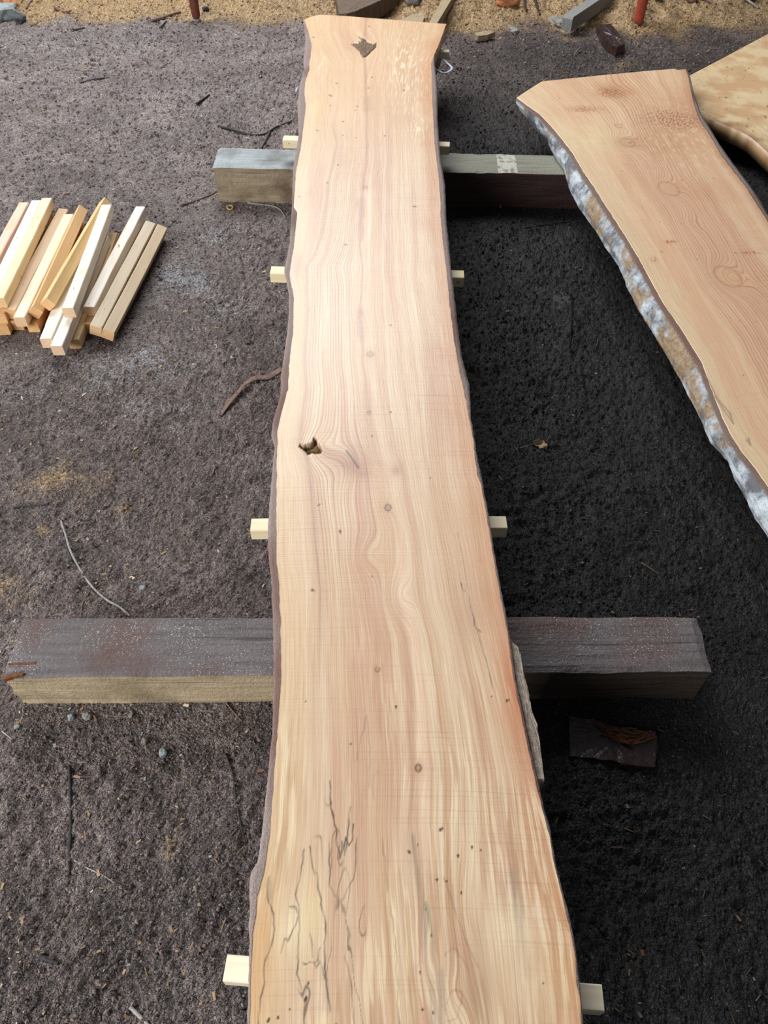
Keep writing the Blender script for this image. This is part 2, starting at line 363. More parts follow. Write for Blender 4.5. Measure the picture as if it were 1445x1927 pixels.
wet = sstep(-0.42, 0.36, GX + 0.10 * fbm(GX * 1.5, GY * 1.5, 2, 51) + 0.05 * (2.2 - GY)) * sstep(5.2, 3.4, GY)  # wet mud, strengthened to paint the shade right of the slab
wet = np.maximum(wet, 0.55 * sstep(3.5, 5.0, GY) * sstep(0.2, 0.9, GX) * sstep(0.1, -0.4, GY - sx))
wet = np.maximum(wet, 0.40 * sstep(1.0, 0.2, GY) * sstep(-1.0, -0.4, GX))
dust = np.zeros_like(GX)
for (cx, cy), (a, b), st in [([(-0.7638,2.5760)][0], (0.15, 0.16), 1.0), ([(-0.5886,2.4033)][0], (0.14, 0.12), 0.75), ([(-0.8450,2.0524)][0], (0.28, 0.14), 0.75), ([(-0.6999,2.9033)][0], (0.15, 0.14), 0.65), ([(-0.7201,1.8653)][0], (0.2, 0.14), 0.55), ([(-1.8881,5.0503)][0], (1.1, 0.45), 0.55), ([(-1.1077,1.9700)][0], (0.25, 0.12), 0.6)]:
    dust = np.maximum(dust, st * gauss(GX, GY, cx, cy, a, b) * (0.75 + 0.6 * fbm(GX * 8, GY * 8, 3, 61)))
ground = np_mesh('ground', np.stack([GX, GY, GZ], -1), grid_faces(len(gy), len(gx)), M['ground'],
                 attrs=dict(sand=sand.ravel(), wet=wet.ravel(), dust=dust.ravel(), dry=(sstep(1.6, 4.3, GY) * sstep(0.6, -0.8, GX)).ravel()))  # dry attribute: painted sheen growing towards the far left
tag(ground, 'dark damp soil and sawdust floor of the sawmill yard', 'ground', kind='structure')

# ---------------------------------------------------------------- live edge slabs
def ring_loft(name, rings, mat, parent, attrs=None):
    """rings: (nrow, ncol, 3) open strip"""
    nr, nc = rings.shape[:2]
    return np_mesh(name, rings.reshape(-1, 3), grid_faces(nr, nc), mat, parent, attrs=attrs)

def slab_body(Lx, Ly, Rx, Ry, endoff, zt, zb, ncol, pattern, mat, root, inset=0.0):
    """solid sawn board: dense top face, walls and a plain underside"""
    nr = len(Lx)
    u = np.linspace(0, 1, ncol)
    X = Lx[:, None] * (1 - u) + Rx[:, None] * u; Y = Ly[:, None] * (1 - u) + Ry[:, None] * u
    ox, oy = endoff(u, nr)
    X = X + ox; Y = Y + oy
    at, dz = pattern(X, Y, u[None, :] + 0 * X)
    Z = zt + dz
    top = np.stack([X, Y, Z], -1).reshape(-1, 3)
    F = [grid_faces(nr, ncol)]
    # boundary loop
    b = np.concatenate([np.arange(ncol), np.arange(1, nr) * ncol + ncol - 1, (nr - 1) * ncol + np.arange(ncol - 2, -1, -1), np.arange(nr - 2, 0, -1) * ncol])
    low = top[b].copy(); low[:, 2] = zb
    if inset:
        rw = b // ncol; cx = (Lx + Rx)[rw] / 2 - low[:, 0]; cy = (Ly + Ry)[rw] / 2 - low[:, 1]; dl_ = np.hypot(cx, cy) + 1e-6
        low[:, 0] += cx / dl_ * np.minimum(inset, dl_); low[:, 1] += cy / dl_ * np.minimum(inset, dl_)
    n0 = len(top); nb = len(b); j = np.arange(nb); jn = (j + 1) % nb
    F.append(np.stack([b[j], n0 + j, n0 + jn, b[jn]], 1))
    # underside: quads joining left and right boundary rows
    li = np.concatenate([[n0], n0 + nb - np.arange(1, nr - 1), [n0 + ncol - 1 + nr - 1 + ncol - 1]])
    ri = n0 + ncol - 1 + np.arange(nr)
    F.append(np.stack([li[:-1], li[1:], ri[1:], ri[:-1]], 1))
    V = np.concatenate([top, low]); A = {}
    for k_, v in at.items():
        v = v.reshape(len(top), -1) if v.ndim == 3 else v.ravel()
        A[k_] = np.concatenate([v, v[b]])
    return np_mesh('sawn_face', V, np.concatenate(F), mat, root, attrs=A), X, Y

def bark_band(name, P0, P1, P2, zt, zm, zb, mat, root, seed, amp=0.004, nprof=12, bulge=0.006, sign=1, freq=26):
    """strip from sawn face edge P0 over the cut bark P1 down to the lower edge P2"""
    nr = len(P0); rows = []
    ts = np.concatenate([[0, 0.12, 0.24], np.linspace(0.30, 1, nprof)])
    d = P2 - P0; nrm = np.stack([-(np.gradient(P0[:, 1])), np.gradient(P0[:, 0])], 1)
    nrm /= np.linalg.norm(nrm, axis=1, keepdims=True) + 1e-9
    nrm *= sign
    s = np.concatenate([[0], np.cumsum(np.hypot(*np.diff(P0, axis=0).T))])
    for t in ts:
        if t <= 0.24:
            q = t / 0.24; p = P0 * (1 - q) + P1 * q; z = zt * (1 - q) + zm * q + 0 * s
        else:
            q = (t - 0.24) / 0.76; p = P1 * (1 - q) + P2 * q; z = zm * (1 - q) + zb * q + 0 * s
            n = amp * fbm(s * freq, q * 3 + 0 * s, 3, seed) * (1 if q < 0.99 else 0.6) + bulge * math.sin(math.pi * q)
            p = p + nrm * n[:, None] * min(1.0, q * 5)
            z = z + 0.3 * amp * noise(s * 40, q * 6 + 0 * s, seed + 5) * min(1, q * 5)
        rows.append(np.concatenate([p, z[:, None]], 1))
    rings = np.stack(rows, 1)
    if sign < 0: rings = rings[:, ::-1]
    tt = np.tile(ts if sign > 0 else ts[::-1], (nr, 1))
    return ring_loft(name, rings, mat, root, attrs=dict(t=tt.ravel()))

# ---- main slab -------------------------------------------------------------
ZT, ZB = 0.29, 0.235
mL = [(-0.1962,0.0795),(-0.1997,0.1632),(-0.2071,0.2426),(-0.2084,0.2839),(-0.2072,0.3351),(-0.1997,0.3807),(-0.1963,0.4471),(-0.1985,0.5239),(-0.2005,0.6361),(-0.2026,0.7281),(-0.2156,0.8649),(-0.2295,0.9702),(-0.2392,1.0263),(-0.2512,1.1575),(-0.2664,1.3242),(-0.2604,1.2723),(-0.2676,1.3668),(-0.2735,1.4320),(-0.2694,1.4940),(-0.2598,1.5974),(-0.2655,1.7220),(-0.2657,1.8593),(-0.2775,2.0337),(-0.2986,2.1351),(-0.3002,2.1864),(-0.2984,2.3064),(-0.3028,2.5340),(-0.3186,2.5708),(-0.3303,2.8271),(-0.3263,3.0239),(-0.3298,3.2895),(-0.3322,3.4261),(-0.3484,3.5647),(-0.3515,3.6813),(-0.3418,3.8284),(-0.3483,3.8921),(-0.3470,3.9905),(-0.3504,4.1274),(-0.3774,4.3082),(-0.4105,4.4850)]
mL = sorted(set(mL), key=lambda p: p[1])
mLo = [(-0.1996,0.0800),(-0.2029,0.1641),(-0.2050,0.1898),(-0.2121,0.2773),(-0.2152,0.2894),(-0.2221,0.3737),(-0.2116,0.3922),(-0.2094,0.4399),(-0.2091,0.5116),(-0.2092,0.6281),(-0.2151,0.7197),(-0.2123,0.6669),(-0.2206,0.7737),(-0.2313,0.8700),(-0.2469,0.9873),(-0.2611,1.0607),(-0.2694,1.1840),(-0.2732,1.3174),(-0.2732,1.3748),(-0.2862,1.4131),(-0.2881,1.4623),(-0.2769,1.5699),(-0.2827,1.6535),(-0.2818,1.7826),(-0.2824,1.9040),(-0.2922,2.0457),(-0.3173,2.1687),(-0.3134,2.3430),(-0.3232,2.5489),(-0.3286,2.6427),(-0.3418,2.8649),(-0.3412,3.1354),(-0.3702,3.4735),(-0.3732,3.6437),(-0.3662,3.8194),(-0.3764,3.9345),(-0.3856,4.2231),(-0.4184,4.5114)]
mLo = sorted(set(mLo), key=lambda p: p[1])
mR = [(0.2908,0.0795),(0.2935,0.1632),(0.2954,0.1886),(0.2960,0.2191),(0.2979,0.2593),(0.2973,0.2839),(0.2911,0.3351),(0.2856,0.3807),(0.2832,0.4329),(0.2770,0.4825),(0.2721,0.5239),(0.2662,0.5841),(0.2607,0.6543),(0.2552,0.7281),(0.2541,0.8217),(0.2508,0.8858),(0.2456,0.9702),(0.2418,1.0545),(0.2389,1.1446),(0.2332,1.2548),(0.2267,1.2776),(0.2259,1.3593),(0.2265,1.3933),(0.2229,1.4737),(0.2177,1.5672),(0.2092,1.6665),(0.2021,1.8065),(0.1992,1.9864),(0.1998,2.1651),(0.1963,2.3293),(0.1972,2.5340),(0.2009,2.5708),(0.2033,2.8271),(0.1998,3.0700),(0.2059,3.3674),(0.2061,3.4261),(0.2142,3.6813),(0.2191,3.8921),(0.2355,3.9905),(0.2680,4.1485),(0.3172,4.4223)]
mR = sorted(set(mR), key=lambda p: p[1])
mRo = [(0.2940,0.0800),(0.2960,0.1641),(0.2979,0.1898),(0.2989,0.2204),(0.3005,0.2609),(0.3003,0.2856),(0.2937,0.3370),(0.2882,0.3829),(0.2862,0.4355),(0.2801,0.4853),(0.2766,0.5270),(0.2707,0.5875),(0.2652,0.6582),(0.2588,0.7324),(0.2578,0.8265),(0.2545,0.8910),(0.2493,0.9759),(0.2456,1.0607),(0.2428,1.1513),(0.2372,1.2622),(0.2299,1.3673),(0.2298,1.4015),(0.2263,1.4824),(0.2316,1.6134),(0.2192,1.7322),(0.2163,1.9040),(0.2157,2.0259),(0.2141,2.1993),(0.2151,2.3430),(0.2149,2.4874),(0.2142,2.4591),(0.2232,2.7409),(0.2156,2.9516),(0.2215,3.3089),(0.2277,3.4462),(0.2357,3.7030),(0.2340,3.9150),(0.2394,4.0140),(0.2721,4.1729),(0.3218,4.4484)]
mRo = sorted(set(mRo), key=lambda p: p[1])
gL = lambda pts, yy: np.interp(yy, [p[1] for p in pts], [p[0] for p in pts])
y0m, y1m = 0.06, mL[-1][1]
rows = []; y = y0m
while y < 4.47:
    rows.append(y); y += 0.0019 * (1 + 1.2 * y)
rowsL = np.array(rows + [4.47])
rowsR = rowsL.copy()
yl_end, yr_end = mL[-1][1], mR[-1][1]
rowsL = y0m + (rowsL - y0m) * (yl_end - y0m) / (4.47 - y0m); rowsR = y0m + (rowsR - y0m) * (yr_end - y0m) / (4.47 - y0m)
def wig(yy, seed, a=0.0016): return a * fbm(yy * 34, yy * 0 + seed, 3, seed)
Lx = gL(mL, rowsL) + wig(rowsL, 70); Rx = gL(mR, rowsR) + wig(rowsR, 73)
endp = [(-0.4105,4.4850),(-0.3780,4.5329),(-0.3328,4.5612),(-0.1996,4.5409),(0.0477,4.4850),(0.3172,4.4223)]
eu = [(p[0] - endp[0][0]) / (endp[-1][0] - endp[0][0]) for p in endp]
ed = [p[1] - (endp[0][1] + (endp[-1][1] - endp[0][1]) * q) for p, q in zip(endp, eu)]
def endoff_main(u, nr):
    o = np.interp(u, eu, ed)
    f = np.zeros(nr); n = 60; f[-n:] = np.linspace(0, 1, n) ** 2
    return 0.0, f[:, None] * o[None, :]

G_sap = sorted([(-0.0965,0.1632),(-0.1038,0.3271),(-0.1103,0.4992),(-0.1232,0.7052),(-0.1360,0.9437),(-0.1515,1.0545),(-0.1659,1.1771),(-0.1770,1.2758),(-0.1932,1.3463),(-0.2147,1.3876),(-0.2116,1.4597),(-0.2083,1.5974),(-0.2224,1.7220),(-0.2284,1.9297),(-0.2472,2.1925),(-0.2257,2.2613),(-0.2082,2.3896),(-0.2022,2.5597),(-0.2040,2.7571),(-0.1942,2.8908),(-0.1854,3.0747),(-0.2043,3.2240),(-0.2035,3.5308),(-0.2277,3.8921),(-0.3244,4.3082),(-0.3482,4.5409)], key=lambda p: p[1])
G_pith = sorted([(0.0808,0.1632),(0.0751,0.2156),(0.0668,0.3271),(0.0574,0.4534),(0.0621,0.5521),(0.0572,0.7052),(0.0515,0.8242),(0.0332,0.9151),(0.0212,1.1035),(0.0093,1.1754),(-0.0032,1.2688),(-0.0232,1.3593),(-0.0409,1.4961),(-0.0586,1.7150),(-0.0722,2.0225),(-0.0773,2.4623),(-0.0740,2.8063),(-0.0660,2.9343),(-0.0731,3.4207),(-0.0864,3.8284),(-0.0963,4.1274),(-0.0895,4.5409)], key=lambda p: p[1])
G_r2 = sorted([(0.2265,0.1632),(0.2305,0.3271),(0.2281,0.5472),(0.2104,0.7109),(0.2042,0.7467),(0.1905,0.8406),(0.1796,0.9165),(0.1734,1.0263),(0.1669,1.1019),(0.1597,1.1771),(0.1532,1.2410),(0.1482,1.5375),(0.1470,1.6986),(0.1442,1.8065),(0.1340,1.9404),(0.1310,2.0337),(0.1237,2.1561),(0.1250,2.5340),(0.1270,2.9343),(0.1294,3.4207),(0.1662,3.8921),(0.2497,4.4223),(0.2739,4.5409)], key=lambda p: p[1])
K_void = [(-0.1769,1.3819)][0]; K_top = [(-0.0934,4.1064)][0]
KN = [([(0.0334,0.9287)][0], 0.024, 0.06, 0.034), ([(-0.0383,1.0352)][0], 0.03, 0.05, 0.026), ([(0.0093,1.1754)][0], 0.013, 0.025, 0.018),
      ([(0.0621,0.5521)][0], 0.009, 0.012, 0.010), ([(0.0292,1.2953)][0], 0.02, 0.035, -0.012), ([(-0.0131,0.7514)][0], 0.006, 0.008, 0.006),
      ([(-0.1628,1.3687)][0], 0.045, 0.06, 0.03), ([(-0.0883,1.3224)][0], 0.04, 0.07, -0.022), ([(-0.0676,1.9538)][0], 0.014, 0.04, 0.012), ([(-0.0824,4.0581)][0], 0.08, 0.22, -0.05),
      ([(-0.1404,2.1987)][0], 0.03, 0.08, 0.012), ([(0.0683,0.2513)][0], 0.012, 0.06, 0.018), ([(0.1043,0.2017)][0], 0.018, 0.035, 0.02), ([(0.1260,0.3115)][0], 0.03, 0.10, 0.02)]
SPALT = [[(-0.1913,0.3674),(-0.1932,0.3511),(-0.1865,0.3271),(-0.1783,0.3130),(-0.1747,0.2922),(-0.1754,0.2734),(-0.1790,0.2586),(-0.1854,0.2476),(-0.1869,0.2297),(-0.1830,0.2156),(-0.1857,0.1948),(-0.1879,0.1632)],
         [(-0.0975,0.5277),(-0.0935,0.4806),(-0.0827,0.4444),(-0.0799,0.4181),(-0.0736,0.3941),(-0.0714,0.4095)], [(-0.0582,0.4806),(-0.0617,0.4444),(-0.0667,0.4009),(-0.0720,0.4268),(-0.0736,0.3941)],
         [(-0.0537,0.4534),(-0.0539,0.4268),(-0.0609,0.4181),(-0.0658,0.4312),(-0.0696,0.4095)], [(-0.1268,0.4181),(-0.1193,0.3840),(-0.1152,0.3740),(-0.1117,0.3757),(-0.1086,0.3511),(-0.1023,0.3311),(-0.0947,0.2999),(-0.0922,0.2847),(-0.0942,0.2734),(-0.0925,0.2404),(-0.0880,0.2156),(-0.0800,0.1812)],
         [(-0.1361,0.4095),(-0.1365,0.3757),(-0.1397,0.3592),(-0.1446,0.3431),(-0.1383,0.3271),(-0.1352,0.2960),(-0.1345,0.2513),(-0.1329,0.2297),(-0.1265,0.2086)], [(-0.1526,0.3232),(-0.1429,0.3193),(-0.1370,0.3099),(-0.1411,0.2960),(-0.1469,0.2839),(-0.1520,0.2734),(-0.1571,0.2749),(-0.1599,0.2586)],
         [(-0.0925,0.4181),(-0.0888,0.3757),(-0.0898,0.3592),(-0.0840,0.3471),(-0.0766,0.3351),(-0.0665,0.3193),(-0.0611,0.3115)], [(-0.0467,0.4268),(-0.0473,0.3757),(-0.0547,0.3592),(-0.0614,0.3495),(-0.0711,0.3271),(-0.0664,0.3154)], [(-0.0618,0.3076),(-0.0542,0.2809),(-0.0587,0.2623),(-0.0609,0.2527),(-0.0555,0.2383),(-0.0527,0.2297),(-0.0458,0.1812),(-0.0429,0.1632)],
         [(-0.1256,0.2426),(-0.1173,0.2411),(-0.1091,0.2426),(-0.1035,0.2455),(-0.1003,0.2623)], [(-0.1091,0.2426),(-0.1039,0.2368),(-0.1001,0.2426),(-0.1028,0.2469)], [(-0.1167,0.2847),(-0.1143,0.2734),(-0.1113,0.2513)], [(-0.0509,0.5670),(-0.0328,0.6554),(-0.0270,0.5974),(-0.0251,0.5181)],
         [(0.1668,0.9618),(0.1699,0.9396),(0.1792,0.9424)], [(0.1819,0.9017),(0.1891,0.8495),(0.1990,0.8368)], [(0.1905,0.8406),(0.2075,0.7490),(0.2104,0.7109)], [(0.1663,1.1019),(0.1748,1.0131),(0.1796,0.9165),(0.1843,0.8885)],
         [(-0.0032,0.4268),(0.0091,0.3351),(0.0188,0.2660),(0.0217,0.1632)], [(0.0959,0.2571),(0.1062,0.2637),(0.1159,0.2586),(0.1254,0.2404),(0.1307,0.2332)], [(0.0939,0.1880),(0.1012,0.2044),(0.1094,0.2072),(0.1172,0.2017),(0.1163,0.1880),(0.1072,0.1711),(0.0943,0.1652)], [(0.0990,0.3674),(0.1158,0.3115),(0.1350,0.2586),(0.1457,0.2368)]]
SP_W = [1.0, 1.0, 1.0, 1.2, 1.0, 0.8, 0.9, 0.8, 0.8, 0.6, 0.8, 0.7, 0.6, 0.4, 1.2, 0.8, 0.6, 0.35, 0.45, 0.35, 0.35, 0.35]
GREY = [[(0.0486,0.4312),(0.0554,0.3840),(0.0619,0.3115),(0.0663,0.2660),(0.0726,0.2156),(0.0752,0.1632)], [(0.0668,0.3271),(0.0756,0.2884),(0.0793,0.2586)], [(0.0846,0.2297),(0.0866,0.2017),(0.0808,0.1632)], [(0.2116,0.3757),(0.2158,0.3115),(0.2181,0.2586),(0.2188,0.2297)], [(-0.0936,0.2297),(-0.0845,0.2086),(-0.0800,0.1812)], [(-0.1827,0.4181),(-0.1779,0.3840)], [(-0.1879,0.3592),(-0.1873,0.3351)], [(-0.1640,0.4095),(-0.1616,0.3592)], [(0.0746,0.2660),(0.0807,0.2156),(0.0896,0.1812)]]
SPECKS = [(-0.2285,3.5251),(-0.2359,3.5364),(-0.2693,3.1895),(-0.1741,2.8908),(-0.2075,2.7490),(-0.1646,3.1410),(-0.1136,3.4207),(-0.1193,3.3779),(-0.1806,3.9573),(-0.2088,3.6635),(-0.0538,3.7355),(0.0882,3.6458),(0.1076,2.5782),(-0.3034,2.6464),(-0.1110,3.1171),(0.0011,3.1362),(-0.0689,3.6107),(-0.3465,4.2346),(-0.0764,4.3838),(0.0872,3.5876),(-0.2266,3.4315),(-0.1693,3.2743),(0.0174,1.5063),(-0.0440,1.5166),(-0.1530,0.9424),(-0.0259,0.9773),(0.1264,0.3431),(0.0983,0.4444),(0.0573,0.4181),(0.1491,0.4146),(0.0673,0.3185),(0.1030,0.3609),(0.0873,0.3633),(0.0735,0.1772),(0.0577,0.1812),(0.0957,0.2535),(0.0426,0.4069),(0.1248,0.4009),(0.1640,0.4095),(0.2376,0.6850),(0.2078,0.6940),(-0.1156,0.2156),(-0.1183,0.1948),(-0.1413,0.1812),(-0.1579,0.1711),(0.0552,0.2297),(0.0752,0.2809),(0.0195,1.8825),(-0.1275,2.3260),(-0.0304,1.4164),(0.2010,1.2513),(-0.1526,1.1837),(0.0229,0.6718),(0.2430,0.2156),(-0.1718,0.1678),(-0.1506,0.6828),(-0.0614,0.5974),(-0.0998,1.1035),(0.1124,1.2688)]
def pattern_main(X, Y, U):
    sapx, pix, r2x = gL(G_sap, Y), gL(G_pith, Y), gL(G_r2, Y)
    Lb, Rb = gL(mL, Y), gL(mR, Y)
    gu = np.where(X < sapx, 0.07 * (X - Lb) / np.maximum(sapx - Lb, 0.004),
         np.where(X < pix, 0.07 + 0.17 * (X - sapx) / np.maximum(pix - sapx, 0.01),
         np.where(X < r2x, 0.24 + 0.19 * (X - pix) / np.maximum(r2x - pix, 0.01), 0.43 + 0.07 * (X - r2x) / np.maximum(Rb - r2x, 0.004))))
    for (kx, ky), a, b, am in KN: gu = gu + am * gauss(X, Y, kx, ky, a, b)
    gu = gu + 0.0035 * fbm(X * 9, Y * 2.2, 2, 80)
    gv = Y + 0.03 * (X ** 2) * 4
    tan, cream, pink = lin(214, 177, 142), lin(231, 206, 174), lin(206, 163, 138)
    st = fbm(gu * 26, gv * 0.55, 3, 84); st2 = fbm(gu * 60, gv * 0.9, 2, 88)
    m = (0.2 + 0.6 * sstep(-0.6, 0.7, st))[..., None]
    col = tan * (1 - m) + cream * m
    pk = (sstep(0.05, 0.6, fbm(gu * 14, gv * 0.8, 2, 91)) * 0.55)[..., None]
    col = col * (1 - pk) + pink * pk
    li = sstep(0.15, 0.6, st2)[..., None] * 0.4
    col = col * (1 - li) + lin(240, 220, 190) * li
    # sapwood along both edges
    eL = X - Lb; eR = Rb - X
    sapm = sstep(0.065, 0.03, eL + 0.012 * fbm(Y * 4, X * 8, 2, 95)) * 0.7
    col = col * (1 - sapm[..., None]) + lin(227, 198, 158) * sapm[..., None]
    dl = np.exp(-((X - sapx) / 0.006) ** 2) * sstep(3.7, 3.0, Y) * sstep(0.6, 1.0, Y) * 0.45
    eR_m = sstep(0.085, 0.0, eR + 0.02 * fbm(Y * 5, X * 6, 3, 97)) * (0.55 + 0.2 * sstep(2.4, 3.6, Y))
    col = col * (1 - eR_m[..., None]) + lin(202, 142, 102) * eR_m[..., None]
    for (cx, cy), sx_, sy_, am, c in [([(0.2623,0.7223)][0], 0.022, 0.10, 0.75, (196, 108, 58)), ([(0.2128,3.7053)][0], 0.05, 0.25, 0.6, (206, 140, 92)), ([(0.3049,0.3351)][0], 0.035, 0.05, 0.8, (206, 150, 92)), ([(0.2760,0.2297)][0], 0.03, 0.05, 0.7, (200, 148, 94)),
            ([(-0.1963,0.2884)][0], 0.022, 0.09, 0.8, (218, 174, 122)), ([(-0.1945,0.1948)][0], 0.02, 0.06, 0.6, (220, 176, 124)), ([(-0.1420,0.2960)][0], 0.022, 0.04, 0.95, (244, 226, 188)), ([(-0.1137,0.3193)][0], 0.018, 0.06, 0.9, (240, 218, 172)),
            ([(0.2013,0.2960)][0], 0.05, 0.05, 0.7, (242, 224, 186)), ([(0.2243,0.2086)][0], 0.04, 0.05, 0.55, (240, 222, 184)), ([(0.1424,0.1948)][0], 0.022, 0.06, 0.8, (176, 144, 110)), ([(0.1225,0.2586)][0], 0.028, 0.06, 0.7, (190, 140, 114)),
            ([(-0.0752,1.3224)][0], 0.05, 0.06, 0.7, (186, 138, 112)), ([(-0.0263,1.0131)][0], 0.04, 0.04, 0.35, (216, 168, 122)), ([(0.0292,1.2953)][0], 0.014, 0.02, 0.7, (180, 130, 112)), ([(-0.0675,1.9457)][0], 0.012, 0.02, 0.6, (186, 132, 112)),
            ([(-0.1744,4.1627)][0], 0.04, 0.12, 0.45, (190, 146, 130)), ([(-0.2891,3.4207)][0], 0.02, 0.13, 0.8, (238, 208, 150)), ([(-0.2765,2.1987)][0], 0.02, 0.09, 0.6, (190, 150, 122)), ([(-0.2318,3.7053)][0], 0.04, 0.3, 0.3, (238, 206, 152)), ([(0.1754,0.8885)][0], 0.035, 0.12, 0.4, (190, 150, 126)), ([(-0.1856,3.4207)][0], 0.03, 0.2, 0.4, (238, 206, 158))]:
        g = (am * gauss(X, Y, cx, cy, sx_, sy_) * (0.85 + 0.3 * fbm(gu * 50, Y * 6, 2, 99)))
        g = np.clip(g, 0, 1)[..., None]; col = col * (1 - g) + lin(*c) * g
    far = (0.38 * sstep(2.6, 3.6, Y))[..., None]
    col = col * (1 - far) + lin(216, 176, 126) * far
    low_ = sstep(0.95, 0.5, Y) * sstep(0.25, 0.6, 0.5 + 0.8 * noise(X * 5, Y * 3, 141))
    stk = (low_ * sstep(0.05, 0.4, fbm(gu * 95, Y * 5.5, 3, 143)) * 0.7)[..., None]
    col = col * (1 - stk) + lin(246, 226, 188) * stk
    stk = (low_ * sstep(0.1, 0.5, fbm(gu * 70, Y * 4.0, 3, 147)) * 0.45)[..., None]
    col = col * (1 - stk) + lin(186, 142, 104) * stk
    # pale torn-fibre flecks near the crown, right of the pith
    for (cx, cy), a_, b_, am in [([(0.1034,3.8284)][0], 0.10, 0.45, 0.75), ([(0.1341,3.1895)][0], 0.04, 0.12, 0.7), ([(-0.2892,3.8921)][0], 0.03, 0.12, 0.5), ([(0.2371,0.3115)][0], 0.07, 0.09, 0.5)]:
        fl = np.clip(gauss(X, Y, cx, cy, a_, b_) * am * sstep(0.12, 0.45, fbm(gu * 130, Y * 12, 2, 119)), 0, 1)[..., None]
        col = col * (1 - fl) + lin(246, 230, 200) * fl
    # pith streak
    pw = 0.004 + 0.012 * sstep(0.0, 0.5, fbm(Y * 3, Y * 0, 2, 101))
    pm = np.exp(-((X - pix - 0.008 * fbm(Y * 4, Y * 0 + 3, 2, 103)) / pw) ** 2) * sstep(0.8, 2.0, Y) * 0.55
    pm = np.maximum(pm, 0.6 * np.exp(-((X - pix) / 0.006) ** 2) * sstep(3.0, 3.5, Y))
    col = col * (1 - pm[..., None]) + lin(178, 132, 112) * pm[..., None]
    col = col * (1 - dl[..., None]) + lin(168, 126, 110) * dl[..., None]
    # pale broad plank of heartwood near the bottom
    hb = np.exp(-((X - pix - 0.012) / 0.012) ** 2) * sstep(1.15, 0.85, Y) * sstep(0.32, 0.5, Y) * 0.7
    col = col * (1 - hb[..., None]) + lin(242, 210, 182) * hb[..., None]
    hb = np.exp(-((X - pix + 0.010) / 0.008) ** 2) * sstep(1.0, 0.8, Y) * sstep(0.3, 0.45, Y) * 0.45
    col = col * (1 - hb[..., None]) + lin(190, 140, 122) * hb[..., None]
    # knots: eye and rim
    for (kx, ky), r, am in [([(0.0093,1.1754)][0], 0.007, 0.8), ([(0.0621,0.5521)][0], 0.005, 0.9), ([(-0.0131,0.7514)][0], 0.004, 0.7), ([(-0.0687,2.7169)][0], 0.008, 0.4), ([(-0.0396,1.5043)][0], 0.004, 0.8), ([(-0.0382,1.7481)][0], 0.008, 0.45)]:
        d = np.hypot(X - kx, (Y - ky) * 0.8)
        rim = np.exp(-((d - r) / (0.35 * r)) ** 2) * am; eye = np.exp(-(d / (0.8 * r)) ** 2) * am * 0.6; ha = np.exp(-(d / (3 * r)) ** 2) * 0.35
        col = col * (1 - ha[..., None]) + lin(196, 146, 112) * ha[..., None]
        col = col * (1 - eye[..., None]) + lin(168, 128, 104) * eye[..., None]
        col = col * (1 - rim[..., None]) + lin(112, 82, 66) * rim[..., None]
    spalt = np.zeros_like(X)
    near = Y < 1.6
    for pts, am in zip(SPALT, SP_W):
        bx0, bx1 = min(p[0] for p in pts) - 0.02, max(p[0] for p in pts) + 0.02; by0, by1 = min(p[1] for p in pts) - 0.02, max(p[1] for p in pts) + 0.02
        q = (X > bx0) & (X < bx1) & (Y > by0) & (Y < by1)
        xx, yy = X[q], Y[q]
        xw = xx + 0.0016 * noise(xx * 40, yy * 45, 110) + 0.0009 * noise(xx * 90, yy * 130, 112)
        yw = yy + 0.004 * noise(xx * 90, yy * 60, 111)
        d = seg_dist(xw, yw, pts)
        spalt[q] = np.maximum(spalt[q], am * np.exp(-(d / 0.0013) ** 2) * (0.72 + 0.5 * noise(xx * 40, yy * 40, 113)))
    stain = np.zeros_like(X)
    for i, pts in enumerate(GREY):
        wd = [0.005, 0.004, 0.007, 0.007, 0.006, 0.005, 0.005, 0.004, 0.005][i]; am = [0.75, 0.8, 0.7, 0.5, 0.4, 0.4, 0.6, 0.3, 0.55][i]
        q = (X > min(p[0] for p in pts) - 0.03) & (X < max(p[0] for p in pts) + 0.03) & (Y > min(p[1] for p in pts) - 0.03) & (Y < max(p[1] for p in pts) + 0.03)
        d = seg_dist(X[q], Y[q], pts)
        stain[q] = np.maximum(stain[q], am * np.exp(-(d / wd) ** 2) * (0.55 + 0.9 * np.clip(fbm(X[q] * 220, Y[q] * 7, 2, 117), -0.5, 0.6)))
    q = Y < 0.85
    zl = np.abs(noise(gu[q] * 34, Y[q] * 7.5, 151) + 0.4 * noise(gu[q] * 80, Y[q] * 22, 153))
    zm_ = sstep(0.62, 0.40, Y[q]) * sstep(0.26, 0.12, gu[q]) * sstep(0.0, 0.25, noise(gu[q] * 14, Y[q] * 4, 157) + 0.08)
    spalt[q] = np.maximum(spalt[q], 0.65 * zm_ * sstep(0.060, 0.020, zl))
    slit = seg_dist(X, Y, [(-0.0935,1.3630),(-0.0795,1.3370),(-0.0631,1.3043)]); spalt = np.maximum(spalt, 0.85 * np.exp(-(slit / 0.003) ** 2))
    for i, (px, py) in enumerate(SPECKS):
        q = (np.abs(X - px) < 0.02) & (np.abs(Y - py) < 0.02)
        r = 0.0011 + 0.0013 * ((i * 37) % 5) / 4 + 0.0007 * max(py, 0.0); a_ = i * 1.3
        dx, dy = X[q] - px, Y[q] - py; d = np.hypot((dx * math.cos(a_) + dy * math.sin(a_)) / (1 + 0.8 * (i % 3 == 0)), dy * math.cos(a_) - dx * math.sin(a_))
        g = (0.9 * sstep(r * 1.25, r * 0.7, d))[..., None]; col[q] = col[q] * (1 - g) + lin(74, 50, 38) * g
    # rotten void and the bark pocket at the crown
    dz = -0.0004 + 0.0006 * noise(X * 6, Y * 5, 120)
